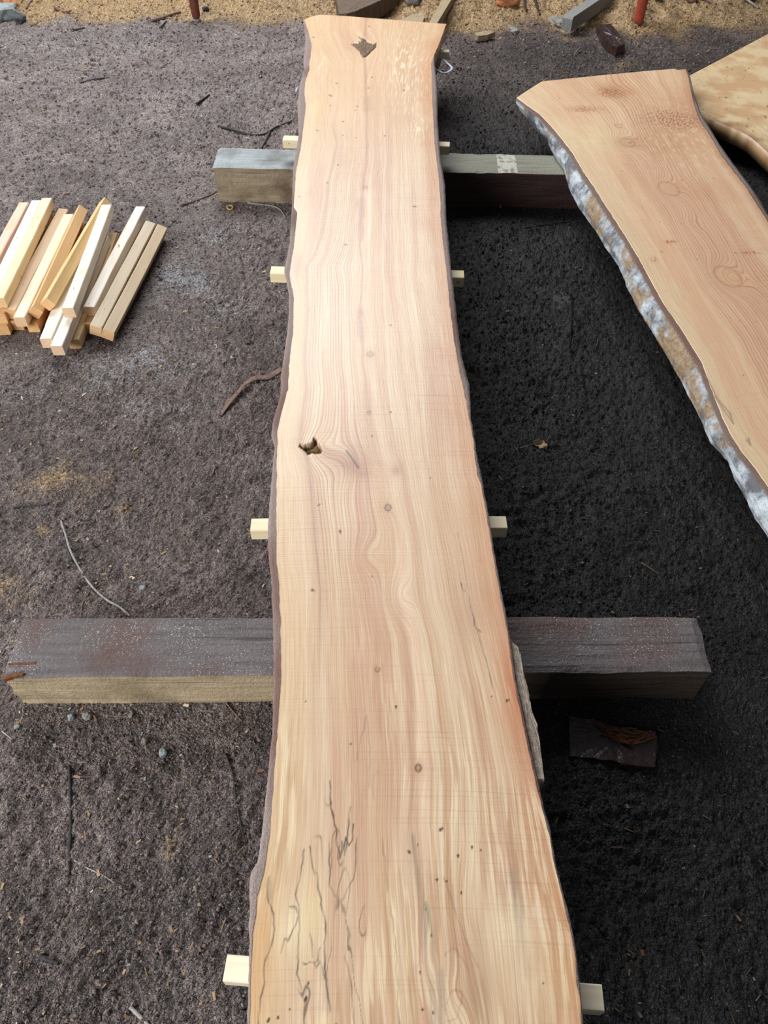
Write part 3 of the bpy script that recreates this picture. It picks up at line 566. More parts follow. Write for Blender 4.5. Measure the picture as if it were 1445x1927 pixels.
    vo = pocket(X, Y, VOID); dz = dz - 0.016 * vo
    vt = pocket(X, Y, CROWN); dz = dz - 0.003 * vt
    vv = np.clip(vo + vt, 0, 1) * 0.9
    vc = lin(128, 96, 62) * (0.5 + 0.7 * np.clip(fbm(X * 120, Y * 60, 2, 123), -0.6, 0.6)[..., None] + 0.3)
    col = col * (1 - vv[..., None]) + vc * vv[..., None]
    rim = np.clip(4 * vo * (1 - vo), 0, 1) * 0.55 + np.clip(4 * vt * (1 - vt), 0, 1) * 0.4
    spalt = np.maximum(spalt, rim)
    rot = 0.6 * np.exp(-(seg_dist(X, Y, [(-0.1543,1.3593),(-0.1083,1.3315),(-0.0549,1.2864)]) / 0.02) ** 2)
    col = col * (1 - rot[..., None]) + lin(180, 134, 106) * rot[..., None]
    ring = 0.30 + 0.65 * sstep(0.06, 0.09, gu) * sstep(0.235, 0.20, gu) * sstep(0.75, 1.1, Y) * sstep(3.3, 2.9, Y) + 0.25 * sstep(0.26, 0.3, gu) * sstep(0.44, 0.40, gu)
    ring = ring * (0.75 + 0.5 * np.clip(noise(X * 3, Y * 1.3, 127), -0.6, 0.6))
    return dict(gu=gu, gv=gv, col=np.clip(col, 0.01, 0.95), ring=ring, spalt=np.clip(spalt, 0, 0.95), stain=np.clip(stain, 0, 1)), dz
def pocket(X, Y, poly):
    """soft inside mask of a polygon"""
    q = (X > min(p[0] for p in poly) - 0.03) & (X < max(p[0] for p in poly) + 0.03) & (Y > min(p[1] for p in poly) - 0.05) & (Y < max(p[1] for p in poly) + 0.05)
    out = np.zeros_like(X); x, y = X[q], Y[q]
    x = x + 0.002 * noise(x * 90, y * 60, 131); y = y + 0.003 * noise(x * 70, y * 60, 133)
    ins = np.zeros(x.shape, bool); n = len(poly)
    for i in range(n):
        (xa, ya), (xb, yb) = poly[i], poly[(i + 1) % n]
        c = ((ya > y) != (yb > y)) & (x < (xb - xa) * (y - ya) / (yb - ya + 1e-12) + xa); ins ^= c
    d = seg_dist(x, y, list(poly) + [poly[0]]); sd = np.where(ins, d, -d)
    out[q] = sstep(-0.0015, 0.003, sd); return out
VOID = [(-0.2171,1.3838),(-0.2008,1.3800),(-0.1851,1.3857),(-0.1776,1.3933),(-0.1798,1.4086),(-0.1699,1.4009),(-0.1607,1.3781),(-0.1530,1.3593),(-0.1726,1.3537),(-0.1911,1.3537),(-0.2015,1.3705)]
CROWN = [(-0.1610,4.1485),(-0.1227,4.1627),(-0.1079,4.1984),(-0.1298,4.2491),(-0.1006,4.2273),(-0.0790,4.1769),(-0.0554,4.1485),(-0.0349,4.1698),(-0.0371,4.1064),(-0.0570,4.0513),(-0.0813,3.9839),(-0.0986,3.9706),(-0.1178,4.0513),(-0.1394,4.1064)]

main = empty('live_edge_slab', (0, 0, 0))
tag(main, 'long pale live-edge slab down the middle, resting on two timber beams', 'wood slab', 'live-edge slabs')
body, MX, MY = slab_body(Lx, rowsL, Rx, rowsR, endoff_main, ZT, ZB + 0.003, 410, pattern_main, M['wood'], main)
st_ = slice(None, None, 2)
def band_rows(rows_, inner, outer, dz_in, seed, sgn):
    p0 = np.stack([inner, rows_], 1); p1x = gL(outer, rows_) + 0.0015 * fbm(rows_ * 30, rows_ * 0, 3, seed)
    p1x = np.maximum(p1x, inner + 0.0015) if sgn > 0 else np.minimum(p1x, inner - 0.0015)
    p1 = np.stack([p1x, rows_], 1); p2 = np.stack([p1x - sgn * dz_in, rows_], 1)
    return p0, p1, p2
p0, p1, p2 = band_rows(rowsL[st_], Lx[st_] + 0.0005, mLo, 0.004, 140, -1)
o = bark_band('bark_edge', p0, p1, p2, ZT + 0.0003, ZT - 0.0012, ZB, M['bark'], main, 141, 0.003, bulge=-0.003, sign=1)
p0, p1, p2 = band_rows(rowsR[st_], Rx[st_] - 0.0005, mRo, 0.004, 145, 1)
o = bark_band('bark_edge', p0, p1, p2, ZT + 0.0003, ZT - 0.0012, ZB, M['bark'], main, 146, 0.003, bulge=-0.003, sign=-1)

def plug(name, poly, z, mat, label, seed, grow=1.15):
    c = np.mean(poly, axis=0); P = [tuple(c + (np.array(p) - c) * grow) for p in poly]
    x0, x1 = min(p[0] for p in P), max(p[0] for p in P); y0, y1 = min(p[1] for p in P), max(p[1] for p in P)
    nx, ny = 26, 26; xx, yy = np.meshgrid(np.linspace(x0, x1, nx), np.linspace(y0, y1, ny))
    m = pocket(xx, yy, P); zz = z + 0.006 * fbm(xx * 90, yy * 60, 2, seed) - 0.02 * (1 - m)
    V = np.stack([xx, yy, zz], -1).reshape(-1, 3) - np.array([c[0], c[1], z])
    o = np_mesh(name, V, grid_faces(ny, nx), mat, main); o.location = (float(c[0]), float(c[1]), z); o['label'] = label
    return o
plug('rotten_knot', VOID, ZT - 0.011, M['void'], 'brown rotten wood in the knot hole', 301)
plug('bark_pocket', CROWN, ZT - 0.0012, M['void2'], 'grey-brown bark pocket in the crown', 305, 1.0)

def prism(name, poly, z0, z1, mat, parent=None, rough=0.003, seed=0, n_side=3, sub=10):
    """rough-edged flat piece from a plan outline with real thickness"""
    pts = []
    for i in range(len(poly)):
        a, b = np.array(poly[i]), np.array(poly[(i + 1) % len(poly)])
        for k_ in range(sub): pts.append(a + (b - a) * k_ / sub)
    pts = np.array(pts); ctr = pts.mean(0); V = []; F = []
    s_ = np.arange(len(pts)) * 0.35
    levels = np.linspace(0, 1, n_side + 1)
    prof = [(0.0, 0.0), (0.25, 0.0), (0.6, 0.0), (0.93, 1.0)]
    n = len(pts)
    rad = [1.0 + 0.0, 1.0, 1.0, 0.97]
    for L_, r_ in zip([0, 0.35, 0.85, 1.0], rad):
        p = ctr + (pts - ctr) * r_
        d = (pts - ctr) / (np.linalg.norm(pts - ctr, axis=1, keepdims=True) + 1e-9)
        p = p + d * (rough * fbm(s_, s_ * 0 + L_ * 3, 3, seed))[:, None]
        z = z0 + (z1 - z0) * L_ + 0.4 * rough * noise(s_ * 0.7, s_ * 0 + L_, seed + 3)
        V.append(np.concatenate([p, z[:, None]], 1))
    for q in (0.66, 0.33):
        p = ctr + (pts - ctr) * q; z = z1 + rough * 0.8 * noise(p[:, 0] * 60, p[:, 1] * 60, seed + 7)
        V.append(np.concatenate([p, z[:, None]], 1))
    V = np.concatenate(V); j = np.arange(n); jn = (j + 1) % n
    for k_ in range(5): F.append(np.stack([k_ * n + j, k_ * n + jn, (k_ + 1) * n + jn, (k_ + 1) * n + j], 1))
    V = np.concatenate([V, [[ctr[0], ctr[1], z1], [ctr[0], ctr[1], z0]]])
    F.append(np.stack([5 * n + j, 5 * n + jn, np.full(n, 6 * n), np.full(n, 6 * n)], 1))
    F.append(np.stack([jn, j, np.full(n, 6 * n + 1), np.full(n, 6 * n + 1)], 1))
    me = bpy.data.meshes.new(name)
    fl = [tuple(int(v) for v in f) if f[2] != f[3] else tuple(int(v) for v in f[:3]) for f in np.concatenate(F)]
    c0 = Vector((float(ctr[0]), float(ctr[1]), float(z0)))
    me.from_pydata([tuple(float(c) for c in v - np.array(c0)) for v in V], [], fl); me.update()
    for p in me.polygons: p.use_smooth = False
    me.materials.append(mat)
    o = bpy.data.objects.new(name, me); C.objects.link(o); o.location = c0
    if parent: o.parent = parent
    return o
# torn bark still hanging on the right edge
tb = prism('torn_bark', [(0.2582,0.8264),(0.2649,0.8177),(0.2708,0.8115),(0.2753,0.7942),(0.2762,0.7556),(0.2814,0.7114),(0.2831,0.6667),(0.2897,0.6385),(0.2900,0.6027),(0.2895,0.5619),(0.2892,0.5304),(0.2764,0.5285),(0.2722,0.5872),(0.2668,0.6579),(0.2606,0.7298),(0.2591,0.7942)], 0.246, 0.284, M['bark_strip'], main, 0.0022, 150, sub=8)
tb['label'] = 'grey torn strip of bark on the right edge'

# ---- lower slab carrying the stickers --------------------------------------
low = empty('live_edge_slab', (0, 0, 0))
tag(low, 'lower live-edge slab lying directly on the two beams under the spacer sticks', 'wood slab', 'live-edge slabs')
rl = np.linspace(0.16, 4.30, 140)
lx, rx = gL(mL, rl) + 0.012, gL(mR, rl) - 0.012
def flat_pattern(X, Y, U):
    o = np.ones_like(X); c = np.stack([o * v for v in lin(216, 176, 136)], -1)
    return dict(gu=X + 0.25, gv=Y, col=c, ring=0.4 * o, spalt=0 * o, stain=0 * o), 0 * X
slab_body(lx, rl, rx, rl, lambda u, nr: (0.0, 0.0), 0.199, 0.1535, 12, flat_pattern, M['wood'], low)
for sg, e in ((1, lx), (-1, rx)):
    p0 = np.stack([e, rl], 1); p1 = p0 + np.array([-0.006 * sg, 0]); p2 = p0 + np.array([-0.008 * sg, 0])
    bark_band('bark_edge', p0, p1, p2, 0.1988, 0.196, 0.1545, M['bark'], low, 160 + sg, 0.002, bulge=0.0, sign=sg)

# ---- second slab (right) ----------------------------------------------------
Z2T, Z2B = 0.225, 0.152
L2 = [(0.5985,3.6760),(0.6286,3.6068),(0.6786,3.5008),(0.7108,3.3833),(0.7379,3.2611),(0.7635,3.1304),(0.7798,2.9710),(0.8004,2.8405),(0.8141,2.7290),(0.8314,2.6097),(0.8490,2.4755),(0.8640,2.3462),(0.8742,2.2154),(0.8848,2.0900),(0.9079,1.9536),(0.9198,1.8556),(0.9283,1.7896),(0.9242,1.6991),(0.9218,1.6309),(0.9207,1.5495),(0.9238,1.4861),(0.9327,1.4262),(0.9456,1.3828),(0.9621,1.2985),(0.9815,1.1809),(1.0078,1.0616),(1.0333,0.8968),(1.0459,0.7154)]
M2 = [(0.5936,3.6681),(0.6147,3.5823),(0.6596,3.4720),(0.6899,3.3560),(0.7152,3.2352),(0.7393,3.1061),(0.7551,2.9528),(0.7753,2.8172),(0.7894,2.7050),(0.8083,2.5871),(0.8258,2.4544),(0.8390,2.3232),(0.8501,2.1940),(0.8615,2.0700),(0.8840,1.9350),(0.8946,1.8369),(0.9046,1.7727),(0.9022,1.6831),(0.9012,1.6133),(0.9016,1.5359),(0.9048,1.4721),(0.9135,1.4107),(0.9272,1.3649),(0.9453,1.2806),(0.9655,1.1644),(0.9925,1.0463),(1.0192,0.8831),(1.0330,0.7034)]
B2 = [(0.6193,3.7324),(0.6402,3.6802),(0.6756,3.5185),(0.7177,3.4125),(0.7183,3.2711),(0.7453,3.1232),(0.7393,2.9860),(0.7515,2.8398),(0.7701,2.7434),(0.7878,2.6509),(0.8053,2.5333),(0.8261,2.4150),(0.8289,2.2916),(0.8406,2.1520),(0.8594,2.0340),(0.8740,1.9308),(0.8884,1.8156),(0.8952,1.7238),(0.9036,1.6211),(0.9067,1.5305),(0.9343,1.4536),(0.9311,1.3869),(0.9413,1.3166),(0.9429,1.2554),(0.9564,1.2035),(0.9740,1.0921),(0.9938,0.9714),(1.0206,0.8083),(1.0352,0.6300)]
R2 = [(1.4492,4.0113),(1.4378,3.9172),(1.3955,3.6877),(1.3686,3.4954),(1.3646,3.4201),(1.3673,3.2611),(1.3634,3.1117),(1.3733,2.9710),(1.3832,2.8405),(1.3818,2.7171),(1.3837,2.5985),(1.3900,2.4201),(1.4054,2.2093),(1.4197,1.9779),(1.4482,1.7014),(1.4963,1.4841),(1.5920,1.1081)]
R2o = [(1.4572,4.0244),(1.4474,3.9269),(1.4096,3.7059),(1.3869,3.5126),(1.3865,3.3999),(1.3845,3.2081),(1.3901,3.0484),(1.4006,2.8691),(1.4032,2.7424),(1.3988,2.6490),(1.4039,2.6112),(1.4116,2.4319),(1.4263,2.2201),(1.4398,1.9876),(1.4705,1.7098),(1.5179,1.4914),(1.6123,1.1135)]
ax2 = np.array(L2[-1]) - np.array(L2[0]); LEN2 = np.linalg.norm(ax2); ax2 = ax2 / LEN2; px2 = np.array([-ax2[1], ax2[0]])
if np.dot(np.array(R2[0]) - np.array(L2[0]), px2) < 0: px2 = -px2
def along(pts): 
    a = np.array(pts); k_ = (a - np.array(L2[0])) @ ax2; k_ = np.maximum.accumulate(k_ + np.arange(len(k_)) * 1e-5); return k_
def resamp(pts, s): 
    k_ = along(pts); a = np.array(pts); return np.stack([np.interp(s, k_, a[:, 0]), np.interp(s, k_, a[:, 1])], 1)
n2 = 620
sL = np.linspace(along(L2)[0], along(L2)[-1], n2); sR = np.linspace(along(R2)[0], min(along(R2)[-1], along(L2)[-1] + 0.4), n2)
e2L, e2R = resamp(L2, sL), resamp(R2, sR)
e2L += px2 * (0.0016 * fbm(sL * 30, sL * 0, 3, 170))[:, None]; e2R += px2 * (0.002 * fbm(sR * 30, sR * 0, 3, 173))[:, None]
end2 = np.array([(0.5985,3.6760),(0.6677,3.7712),(0.7387,3.8635),(0.9122,3.9077),(1.1835,3.9720),(1.3948,4.0179),(1.3950,3.9982),(1.4492,4.0113)])
d01 = end2[-1] - end2[0]; q2 = ((end2 - end2[0]) @ d01) / (d01 @ d01)
off2 = end2 - (end2[0] + q2[:, None] * d01)
def endoff_2(u, nr):
    f = np.zeros(nr); n = 70; f[:n] = np.linspace(1, 0, n) ** 2
    return f[:, None] * np.interp(u, q2, off2[:, 0])[None, :], f[:, None] * np.interp(u, q2, off2[:, 1])[None, :]
K2 = [([(1.0051,3.2265)][0], 0.040, 0.075), ([(1.0010,3.3833)][0], 0.018, 0.03), ([(1.0791,2.8468)][0], 0.045, 0.06), ([(1.1012,2.5799)][0], 0.04, 0.02), ([(1.1341,2.2340)][0], 0.05, 0.085), ([(1.0285,3.8200)][0], 0.10, 0.03)]
def pattern_2(X, Y, U):
    s = (X - L2[0][0]) * ax2[0] + (Y - L2[0][1]) * ax2[1]; t = (X - L2[0][0]) * px2[0] + (Y - L2[0][1]) * px2[1]
    wd = 0.55
    gu = U * wd
    for (kx, ky), r, am in K2:
        ds = (X - kx) * ax2[0] + (Y - ky) * ax2[1]; dt = (X - kx) * px2[0] + (Y - ky) * px2[1]
        gu = gu + am * np.exp(-(dt / r) ** 2 - (ds / (r * 1.7)) ** 2)
    gu = gu + 0.010 * fbm(t * 5, s * 2.2, 2, 180) + 0.003 * fbm(t * 14, s * 5, 2, 182)
    tan, cream, pink = lin(226, 184, 148), lin(238, 208, 172), lin(220, 172, 144)
    m = 0.15 + 0.6 * sstep(-0.5, 0.6, fbm(gu * 22, s * 0.9, 3, 184))[..., None]
    col = tan * (1 - m) + cream * m
    pk = (sstep(0.22, 0.4, U) * sstep(0.85, 0.6, U) * sstep(0.15, 0.6, s) * 0.45)[..., None]; col = col * (1 - pk) + pink * pk
    sap = sstep(0.16, 0.07, U + 0.05 * fbm(s * 5, t * 4, 2, 186)) * 0.75
    col = col * (1 - sap[..., None]) + lin(230, 204, 166) * sap[..., None]
    for (cx, cy), r, am, c in [([(0.8804,3.2660)][0], 0.16, 0.7, (240, 220, 176)), ([(1.3524,3.6412)][0], 0.14, 0.5, (212, 158, 118)), ([(1.0536,3.7591)][0], 0.09, 0.6, (200, 148, 100)), ([(1.2004,3.2167)][0], 0.14, 0.45, (206, 154, 104)), ([(1.0051,3.2265)][0], 0.06, 0.5, (196, 148, 120)), ([(1.1622,2.2403)][0], 0.05, 0.4, (222, 180, 130)), ([(1.2422,2.8136)][0], 0.1, 0.35, (210, 160, 118))]:
        g = np.clip(am * gauss(X, Y, cx, cy, r) * (0.9 + 0.5 * fbm(X * 14, Y * 14, 2, 188)), 0, 1)[..., None]; col = col * (1 - g) + lin(*c) * g
    wh = sstep(0.25, 0.6, fbm(X * 60, Y * 22, 2, 190)) * gauss(X, Y, *[(1.2521,3.2911)][0], 0.22, 0.35) * 0.5
    col = col * (1 - wh[..., None]) + lin(246, 230, 196) * wh[..., None]
    rd = sstep(1.0, 0.93, U) * 0 + sstep(0.93, 1.0, U) * 0.5
    col = col * (1 - rd[..., None]) + lin(186, 128, 92) * rd[..., None]
    # rust-coloured sawdust smears
    for (cx, cy), rx_, ry_ in [([(0.9946,2.4545)][0], 0.02, 0.012), ([(0.9137,2.3429)][0], 0.012, 0.014), ([(1.2548,2.3861)][0], 0.03, 0.009), ([(0.8852,3.5561)][0], 0.07, 0.03), ([(1.0356,3.7291)][0], 0.06, 0.05), ([(1.2570,3.4468)][0], 0.12, 0.1)]:
        g = np.clip(gauss(X, Y, cx, cy, rx_, ry_) * (0.5 + 1.6 * fbm(X * 110, Y * 80, 2, 192)), 0, 0.8)[..., None]; col = col * (1 - g) + lin(168, 100, 66) * g
    spalt = np.zeros_like(X)
    r_ = np.random.default_rng(3)
    for i in range(90):
        cx = r_.uniform(0.6, 1.5); cy = r_.uniform(1.5, 4.0); q = (np.abs(X - cx) < 0.012) & (np.abs(Y - cy) < 0.014)
        if not q.any(): continue
        a = r_.uniform(0, 3.14); dx = X[q] - cx; dy = Y[q] - cy; l_ = r_.choice([1, 1, 2.6]); b_ = r_.uniform(0.0012, 0.0026)
        spalt[q] = np.maximum(spalt[q], 0.8 * np.exp(-((dx * math.cos(a) + dy * math.sin(a)) / (b_ * l_)) ** 2 - ((dy * math.cos(a) - dx * math.sin(a)) / b_) ** 2))
    for pts in ([(0.9256,1.6443),(0.9338,1.5848),(0.9437,1.5295),(0.9465,1.5783)], [(0.9228,1.7726),(0.9298,1.6331),(0.9477,1.5676)], [(0.9593,1.4679),(0.9644,1.4479),(0.9674,1.4760)]):
        spalt = np.maximum(spalt, 0.55 * np.exp(-(seg_dist(X, Y, pts) / 0.0025) ** 2))
    for (kx, ky), r in [([(1.0051,3.2265)][0], 0.026), ([(1.0010,3.3833)][0], 0.012), ([(1.0822,2.8343)][0], 0.036), ([(1.1359,2.2403)][0], 0.04)]:
        ds = (X - kx) * ax2[0] + (Y - ky) * ax2[1]; dt = (X - kx) * px2[0] + (Y - ky) * px2[1]
        d = np.hypot(dt, ds / 1.5); rim = (np.exp(-((d - r) / 0.004) ** 2) * 0.4)[..., None]; ins = (sstep(r, r * 0.8, d) * 0.45)[..., None]
        col = col * (1 - ins) + lin(226, 186, 146) * ins; col = col * (1 - rim) + lin(168, 118, 92) * rim
    ring = 0.30 + 0.6 * sstep(0.24, 0.36, U) * sstep(0.85, 0.7, U)
    return dict(gu=gu, gv=s, col=np.clip(col, 0.01, 0.95), ring=ring, spalt=np.clip(spalt, 0, 0.95), stain=0 * X), 0.0008 * noise(X * 7, Y * 7, 195)
s2 = empty('live_edge_slab', (0, 0, 0))
tag(s2, 'live-edge slab with thick silvery bark on its left, angled across the right', 'wood slab', 'live-edge slabs')
# rows run away from the far end, so swap sides to keep faces upward
slab_body(e2R[:, 0], e2R[:, 1], e2L[:, 0], e2L[:, 1], lambda u, nr: tuple(a[:, ::-1] if np.ndim(a) else a for a in endoff_2(np.linspace(0, 1, 190), nr)), Z2T, Z2B + 0.002, 190,
          lambda X, Y, U: pattern_2(X, Y, 1 - U), M['wood2'], s2, 0.035)
m2, b2 = resamp(M2, sL), resamp(B2, sL); m2 = e2L + (m2 - e2L) * 0.62
m2 += px2 * (0.002 * fbm(sL * 24, sL * 0, 3, 197))[:, None]
bark_band('bark_edge', e2L, m2, b2, Z2T + 0.0003, Z2T - 0.005, Z2B, M['bark2'], s2, 198, 0.0045, nprof=16, bulge=0.009, freq=10, sign=-1)['label'] = 'broad silvery bark edge with brown patches'
r2o = resamp(R2o, sR)
bark_band('bark_edge', e2R, r2o, r2o - px2 * 0.004, Z2T + 0.0003, Z2T - 0.002, Z2B, M['bark'], s2, 205, 0.004, bulge=0.0, sign=1)
# bearer outside the picture that carries the near end of this slab
# ---- third slab (far right) -------------------------------------------------
Z3T, Z3B = 0.135, 0.075
top3 = [(1.3373,3.9837),(1.5383,4.1817),(1.7738,4.4157),(1.9304,4.5745),(2.1208,4.7662),(2.4455,5.0585),(2.8265,5.2430),(3.3349,5.3880)]
bot3 = [(1.3221,3.8105),(1.4612,3.6930),(1.5171,3.6474),(1.5632,3.5804),(1.5996,3.5258),(1.6259,3.4723),(1.6410,3.3941),(1.6512,3.3181),(1.6879,3.1261),(1.7325,2.9481),(1.8037,2.7040),(1.8834,2.5190)]
low3 = [(1.3665,3.9118),(1.5047,3.7916),(1.5592,3.7334),(1.6084,3.6707),(1.6460,3.6315),(1.6575,3.5333),(1.6694,3.4490),(1.6899,3.3874),(1.7251,3.1828),(1.7685,2.9936),(1.8356,2.7390),(1.9122,2.5382)]
v3 = np.linspace(0, 1, 300)
def res_v(pts): 
    a = np.array(pts); k_ = np.concatenate([[0], np.cumsum(np.linalg.norm(np.diff(a, axis=0), axis=1))]); k_ /= k_[-1]
    return np.stack([np.interp(v3, k_, a[:, 0]), np.interp(v3, k_, a[:, 1])], 1)
t3, b3, l3 = res_v(top3), res_v(bot3), res_v(low3)
b3[:, 1] += 0.003 * fbm(b3[:, 0] * 25, b3[:, 0] * 0, 3, 210)
def pattern_3(X, Y, U):
    gu = U * 0.6 + 0.03 * fbm(X * 4, Y * 4, 3, 211); gv = X
    m = sstep(-0.4, 0.5, fbm(X * 8, Y * 7, 3, 213))[..., None]
    col = lin(222, 184, 138) * (1 - m) + lin(240, 216, 172) * m
    br = sstep(0.0, 0.6, fbm(X * 10, Y * 18, 3, 215)) * sstep(0.30, 0.0, 1 - U) * 0.7 
    br2 = (sstep(0.1, 0.0, U) * 0.55)
    edge = np.clip(br2 + sstep(0.35, 0.0, U) * 0.4 * sstep(-0.1, 0.5, fbm(X * 14, Y * 14, 3, 217)), 0, 0.8)[..., None]
    col = col * (1 - edge) + lin(150, 108, 72) * edge
    return dict(gu=gu, gv=gv, col=np.clip(col, 0.01, 0.95), ring=0.15 + 0 * X, spalt=np.clip(0.8 * sstep(0.62, 0.8, noise(X * 60, Y * 60, 219)), 0, 0.8), stain=0 * X), 0 * X
s3 = empty('live_edge_slab', (0, 0, 0))
tag(s3, 'wide cream slab at the right border, partly hidden behind the silvery-barked slab', 'wood slab', 'live-edge slabs')
# columns: from lower edge (u=0) to upper edge; rows along x
slab_body(t3[:, 0], t3[:, 1], b3[:, 0], b3[:, 1], lambda u, nr: (0.0, 0.0), Z3T, Z3B, 70, lambda X, Y, U: pattern_3(X, Y, 1 - U), M['wood2'], s3)
bark_band('bark_edge', b3, b3 * 0.9 + l3 * 0.1, l3, Z3T - 0.001, Z3T - 0.006, Z3B, mat_bark('brown_underbark', ((110, 78, 58), (150, 108, 78)), ((96, 64, 50), (134, 96, 74)), ((90, 60, 44), (120, 84, 60)), (70, 50, 42)), s3, 221, 0.005, bulge=0.004, sign=-1)

# ---------------------------------------------------------------- timber beams
def beam(name, A, B, Cc, Dd, z0, z1, mats, label, jit=0.003, seed=0, cham=None):
    """A,B front top corners; Cc,Dd back top corners (left, right)"""
    A, B, Cc, Dd = [np.array(p) for p in (A, B, Cc, Dd)]
    nu_, nv_, nz_ = 90, 10, 8
    ctr = (A + B + Cc + Dd) / 4; ang = math.atan2(*(B - A)[::-1])
    ca, sa = math.cos(-ang), math.sin(-ang)
    loc = lambda p: np.stack([(p[..., 0] - ctr[0]) * ca - (p[..., 1] - ctr[1]) * sa, (p[..., 0] - ctr[0]) * sa + (p[..., 1] - ctr[1]) * ca], -1)
    U, V = np.meshgrid(np.linspace(0, 1, nu_), np.linspace(0, 1, nv_), indexing='ij')
    def xy(u, v): return (A * (1 - u)[..., None] + B * u[..., None]) * (1 - v)[..., None] + (Cc * (1 - u)[..., None] + Dd * u[..., None]) * v[..., None]
    H_ = z1 - z0; V_, F_, MI = [], [], []; off = 0
    def add(P, flip, mi):
        nonlocal off
        nr, nc = P.shape[:2]; f = grid_faces(nr, nc, off, flip); V_.append(P.reshape(-1, 3)); F_.append(f); MI.append(np.full(len(f), mi)); off += nr * nc
    def full(u, v, z):
        p = loc(xy(u, v)); P = np.concatenate([p, z[..., None]], -1)
        # rounded, worn edges + surface jitter shared between faces
        e = 0.006
        zz = (z - 0) / H_
        ed_top = sstep(H_ - 0.012, H_, z); vv = np.minimum(v, 1 - v); uu = np.minimum(u, 1 - u)
        worn = e * ed_top * (sstep(0.06, 0.0, vv) + sstep(0.006, 0, uu)) * (0.5 + 0.8 * np.abs(noise(P[..., 0] * 14, v * 3, seed)))
        P[..., 2] -= worn
        P[..., 2] += jit * 0.5 * fbm(P[..., 0] * 6, P[..., 1] * 10, 2, seed + 1) * ed_top
        P[..., 1] += jit * fbm(P[..., 0] * 5, z * 14, 2, seed + 2) * sstep(0.2, 0.0, vv)
        P[..., 0] += jit * 1.5 * noise(P[..., 1] * 30, z * 30, seed + 4) * sstep(0.02, 0, uu)
        return P
    zt = np.full_like(U, H_)
    add(full(U, V, zt), False, 0)
    uz, zz = np.meshgrid(np.linspace(0, 1, nu_), np.linspace(0, H_, nz_), indexing='ij')
    add(full(uz, np.zeros_like(uz), zz), False, 1); add(full(uz, np.ones_like(uz), zz), True, 1)
    vz, zz2 = np.meshgrid(np.linspace(0, 1, nv_), np.linspace(0, H_, nz_), indexing='ij')
    add(full(np.zeros_like(vz), vz, zz2), True, 2); add(full(np.ones_like(vz), vz, zz2), False, 2)
    add(full(U, V, 0 * U), True, 1)
    P = np.concatenate(V_)
    # merge coincident edges
    o = np_mesh(name, P, np.concatenate(F_), mats, smooth=False, mat_idx=np.concatenate(MI))
    bm = bmesh.new(); bm.from_mesh(o.data); bmesh.ops.remove_doubles(bm, verts=bm.verts, dist=0.0004); bmesh.ops.recalc_face_normals(bm, faces=bm.faces); bm.to_mesh(o.data); bm.free()
    o.location = (float(ctr[0]), float(ctr[1]), z0); o.rotation_euler = (0, 0, ang)
    return tag(o, label, 'timber beam', 'timber beams under the slabs', 'thing')
fb = [(-0.7130,3.1695),(0.8672,3.1043),(-0.7139,3.3503),(0.8788,3.2705)]
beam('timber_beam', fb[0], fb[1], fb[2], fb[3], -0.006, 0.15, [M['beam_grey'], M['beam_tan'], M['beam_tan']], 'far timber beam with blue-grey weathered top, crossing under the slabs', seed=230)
nb_ = [(-0.8255,0.8107),(0.7157,0.8261),(-0.8306,0.9633),(0.7201,0.9654)]
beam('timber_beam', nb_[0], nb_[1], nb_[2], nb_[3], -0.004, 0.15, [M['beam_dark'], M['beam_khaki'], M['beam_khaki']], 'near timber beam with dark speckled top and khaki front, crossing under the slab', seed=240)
_nb = bpy.data.objects['timber_beam.001']
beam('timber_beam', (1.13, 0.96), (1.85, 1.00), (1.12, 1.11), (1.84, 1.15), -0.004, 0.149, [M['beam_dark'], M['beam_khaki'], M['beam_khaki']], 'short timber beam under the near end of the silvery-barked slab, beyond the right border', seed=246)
def on_beam(name, poly, z0, z1, mat, label, seed):
    o = prism(name, poly, z0, z1, M[mat], None, 0.0012, seed, sub=5)
    d = Matrix.Rotation(-_nb.rotation_euler.z, 3, 'Z') @ (Vector(o.location) - Vector(_nb.location))
    o.location = d; o.rotation_euler = (0, 0, -_nb.rotation_euler.z); o.parent = _nb; o['label'] = label
on_beam('splintered_edge', [(-0.8271,0.8120),(-0.8072,0.8184),(-0.7821,0.8197),(-0.7829,0.8145),(-0.8020,0.8094),(-0.8207,0.8030)], 0.143, 0.1525, 'fibre', 'orange splintered corner', 290)
on_beam('split', [(-0.8254,0.8431),(-0.7970,0.8457),(-0.7647,0.8470),(-0.7661,0.8437),(-0.7958,0.8418),(-0.8230,0.8392)], 0.146, 0.1512, 'fibre', 'orange lips of a split in the top', 291)

